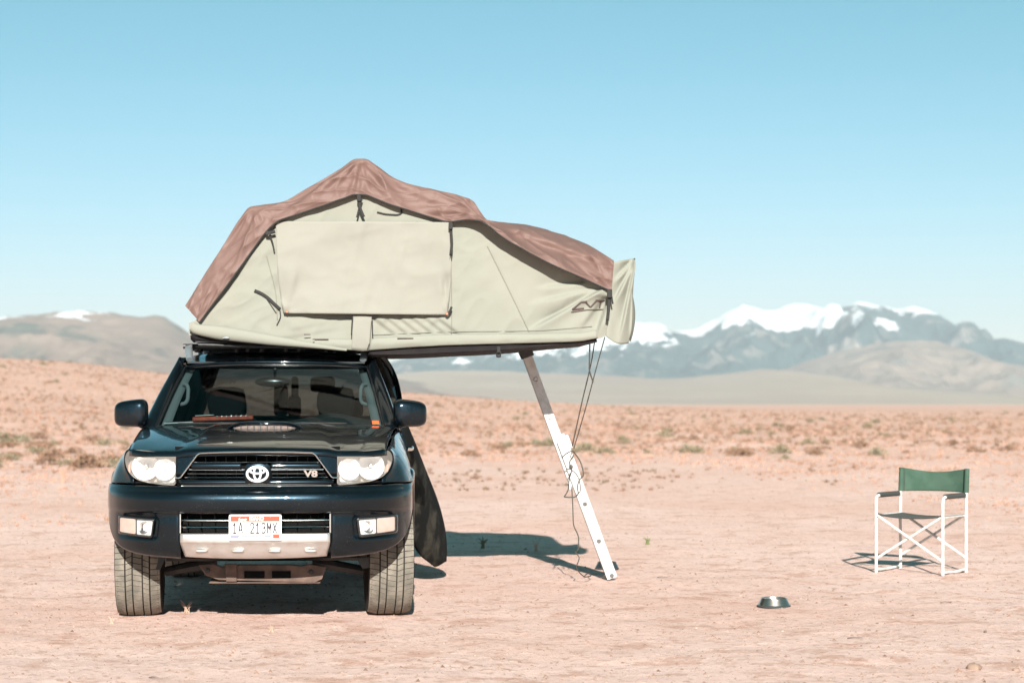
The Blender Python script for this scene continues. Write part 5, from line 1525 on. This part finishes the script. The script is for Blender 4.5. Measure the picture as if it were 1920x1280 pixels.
bowl(1139, 1068, .185, 'dark steel bowl behind the foot of the ladder', mat('dull_steel', (.16, .16, .165), .38, metal=.9))

# ================================================================== STONES, TWIGS, TUFTS
M_stone = mat('tan_stone', (.30, .205, .155), .9, col2=(.24, .16, .12), nscale=20, bump=.004, bscale=40)
M_stone2 = mat('grey_stone', (.16, .12, .10), .9, col2=(.25, .19, .16), nscale=20, bump=.004, bscale=40)
def stone(px_, py_, w, h, label, material=M_stone, seed=1):
    g = Gp(px_, py_); mb = MB(); rows = []
    for a in np.linspace(0, math.pi / 2, 7):
        rows.append([(w / 2 * math.cos(a) * (1 + .22 * float(vnoise(math.cos(b) * 2 + seed, math.sin(b) * 2, seed))) * math.cos(b), w * .36 * math.cos(a) * (1 + .2 * float(vnoise(math.cos(b) * 2, math.sin(b) * 2 + seed, seed + 1))) * math.sin(b), h * math.sin(a) ** .7 * (1 + .25 * float(vnoise(math.cos(b) * 1.5, math.sin(b) * 1.5, seed + 2))) - .004) for b in np.linspace(0, 2 * math.pi, 19)])
    o = obj('stone', mb.grid(np.array(rows)), material, None, angle=35); o.location = (g[0], g[1] + w * .2, float(ground_z(g[0], g[1] + w * .2))); o.rotation_euler = (0, 0, seed * .3)
    tag(o, label, 'stone'); return o
stone(1828, 1256, .105, .030, 'flat tan stone in the lower right corner', M_stone, 3)
stone(1906, 1258, .05, .018, 'small tan stone at the right edge beside the flat stone', M_stone, 4)
stone(1848, 1186, .030, .018, 'small dark pebble below the camp chair', M_stone2, 5)
stone(690, 1136, .05, .045, 'pale stone against the inner side of the right front tyre', M_stone, 6)
stone(1615, 1212, .018, .010, 'tiny dark pebble between the bowl and the flat stone', M_stone2, 7)
stone(1420, 1221, .016, .010, 'tiny dark pebble in front of the dog bowl', M_stone2, 8)
stone(860, 905, .10, .06, 'dark clod on the sand right of the open car door', M_stone2, 9)
def tuft(px_, py_, h, n, material, label, spread=.7, seed=1, w=.0022):
    g = Gp(px_, py_); r_ = random.Random(seed)
    t = empty('grass_tuft', (g[0], g[1], float(ground_z(g[0], g[1])))); tag(t, label, 'grass tuft')
    for i in range(n):
        a = r_.uniform(0, 6.28); L = h * r_.uniform(.5, 1); s = spread * r_.uniform(.3, 1)
        p = [(r_.uniform(-.02, .02), r_.uniform(-.02, .02), -.005), (math.cos(a) * L * s * .35, math.sin(a) * L * s * .35, L * .6), (math.cos(a) * L * s, math.sin(a) * L * s * .6, L * r_.uniform(.7, 1))]
        obj('blade', MB().tube(resample(p, 7), [w, w, w, w * .9, w * .8, w * .6, w * .3], 4), material, t)
M_pale = mat('bleached_straw', (.52, .36, .27), .9)
M_weed = mat('green_weed', (.16, .19, .08), .85, col2=(.22, .22, .10), nscale=30)
tuft(350, 1152, .085, 12, M_pale, 'pale dry grass tuft between the front tyres in the shadow edge', .9, 2)
tuft(1215, 1020, .09, 22, M_weed, 'small green weed right of the ladder', .8, 3, .004)
tuft(905, 1026, .13, 26, mat('olive_tuft', (.20, .17, .10), .9), 'olive grass tuft in the shadow of the tent', .6, 4, .004)
tuft(1005, 1032, .10, 14, M_pale, 'pale grass tuft in the tent shadow left of the ladder', .6, 5, .003)
tuft(210, 1168, .05, 8, M_pale, 'tiny pale straw tuft left of the left front tyre', .9, 6)
tuft(510, 1182, .05, 8, M_pale, 'tiny pale straw tuft in front of the number plate', .8, 7)
tuft(118, 905, .30, 40, M_straw, 'upright dry grass tuft left of the headlight', .4, 8, .008)
def twig(px_, py_, L, label, seed):
    g = Gp(px_, py_); r_ = random.Random(seed)
    p = [(-L / 2, 0, .006), (-L * .2, r_.uniform(-.02, .02), .012), (L * .15, r_.uniform(-.02, .02), .008), (L / 2, r_.uniform(-.02, .02), .016)]
    o = obj('twig', MB().tube(resample(p, 9), [.004, .004, .0038, .0035, .003, .003, .0028, .002, .0015], 5), M_stone2, None); o.location = (g[0], g[1], float(ground_z(g[0], g[1]))); o.rotation_euler = (0, 0, r_.uniform(-.5, .5))
    tag(o, label, 'twig')
twig(1245, 1082, .10, 'thin dark twig on the sand between ladder and bowl', 1)
twig(1775, 1128, .08, 'thin dark twig on the sand below the chair', 2)
twig(1605, 1197, .10, 'thin reddish twig on the sand right of the bowl', 3)
twig(300, 1270, .12, 'thin twig near the bottom edge below the SUV', 4)
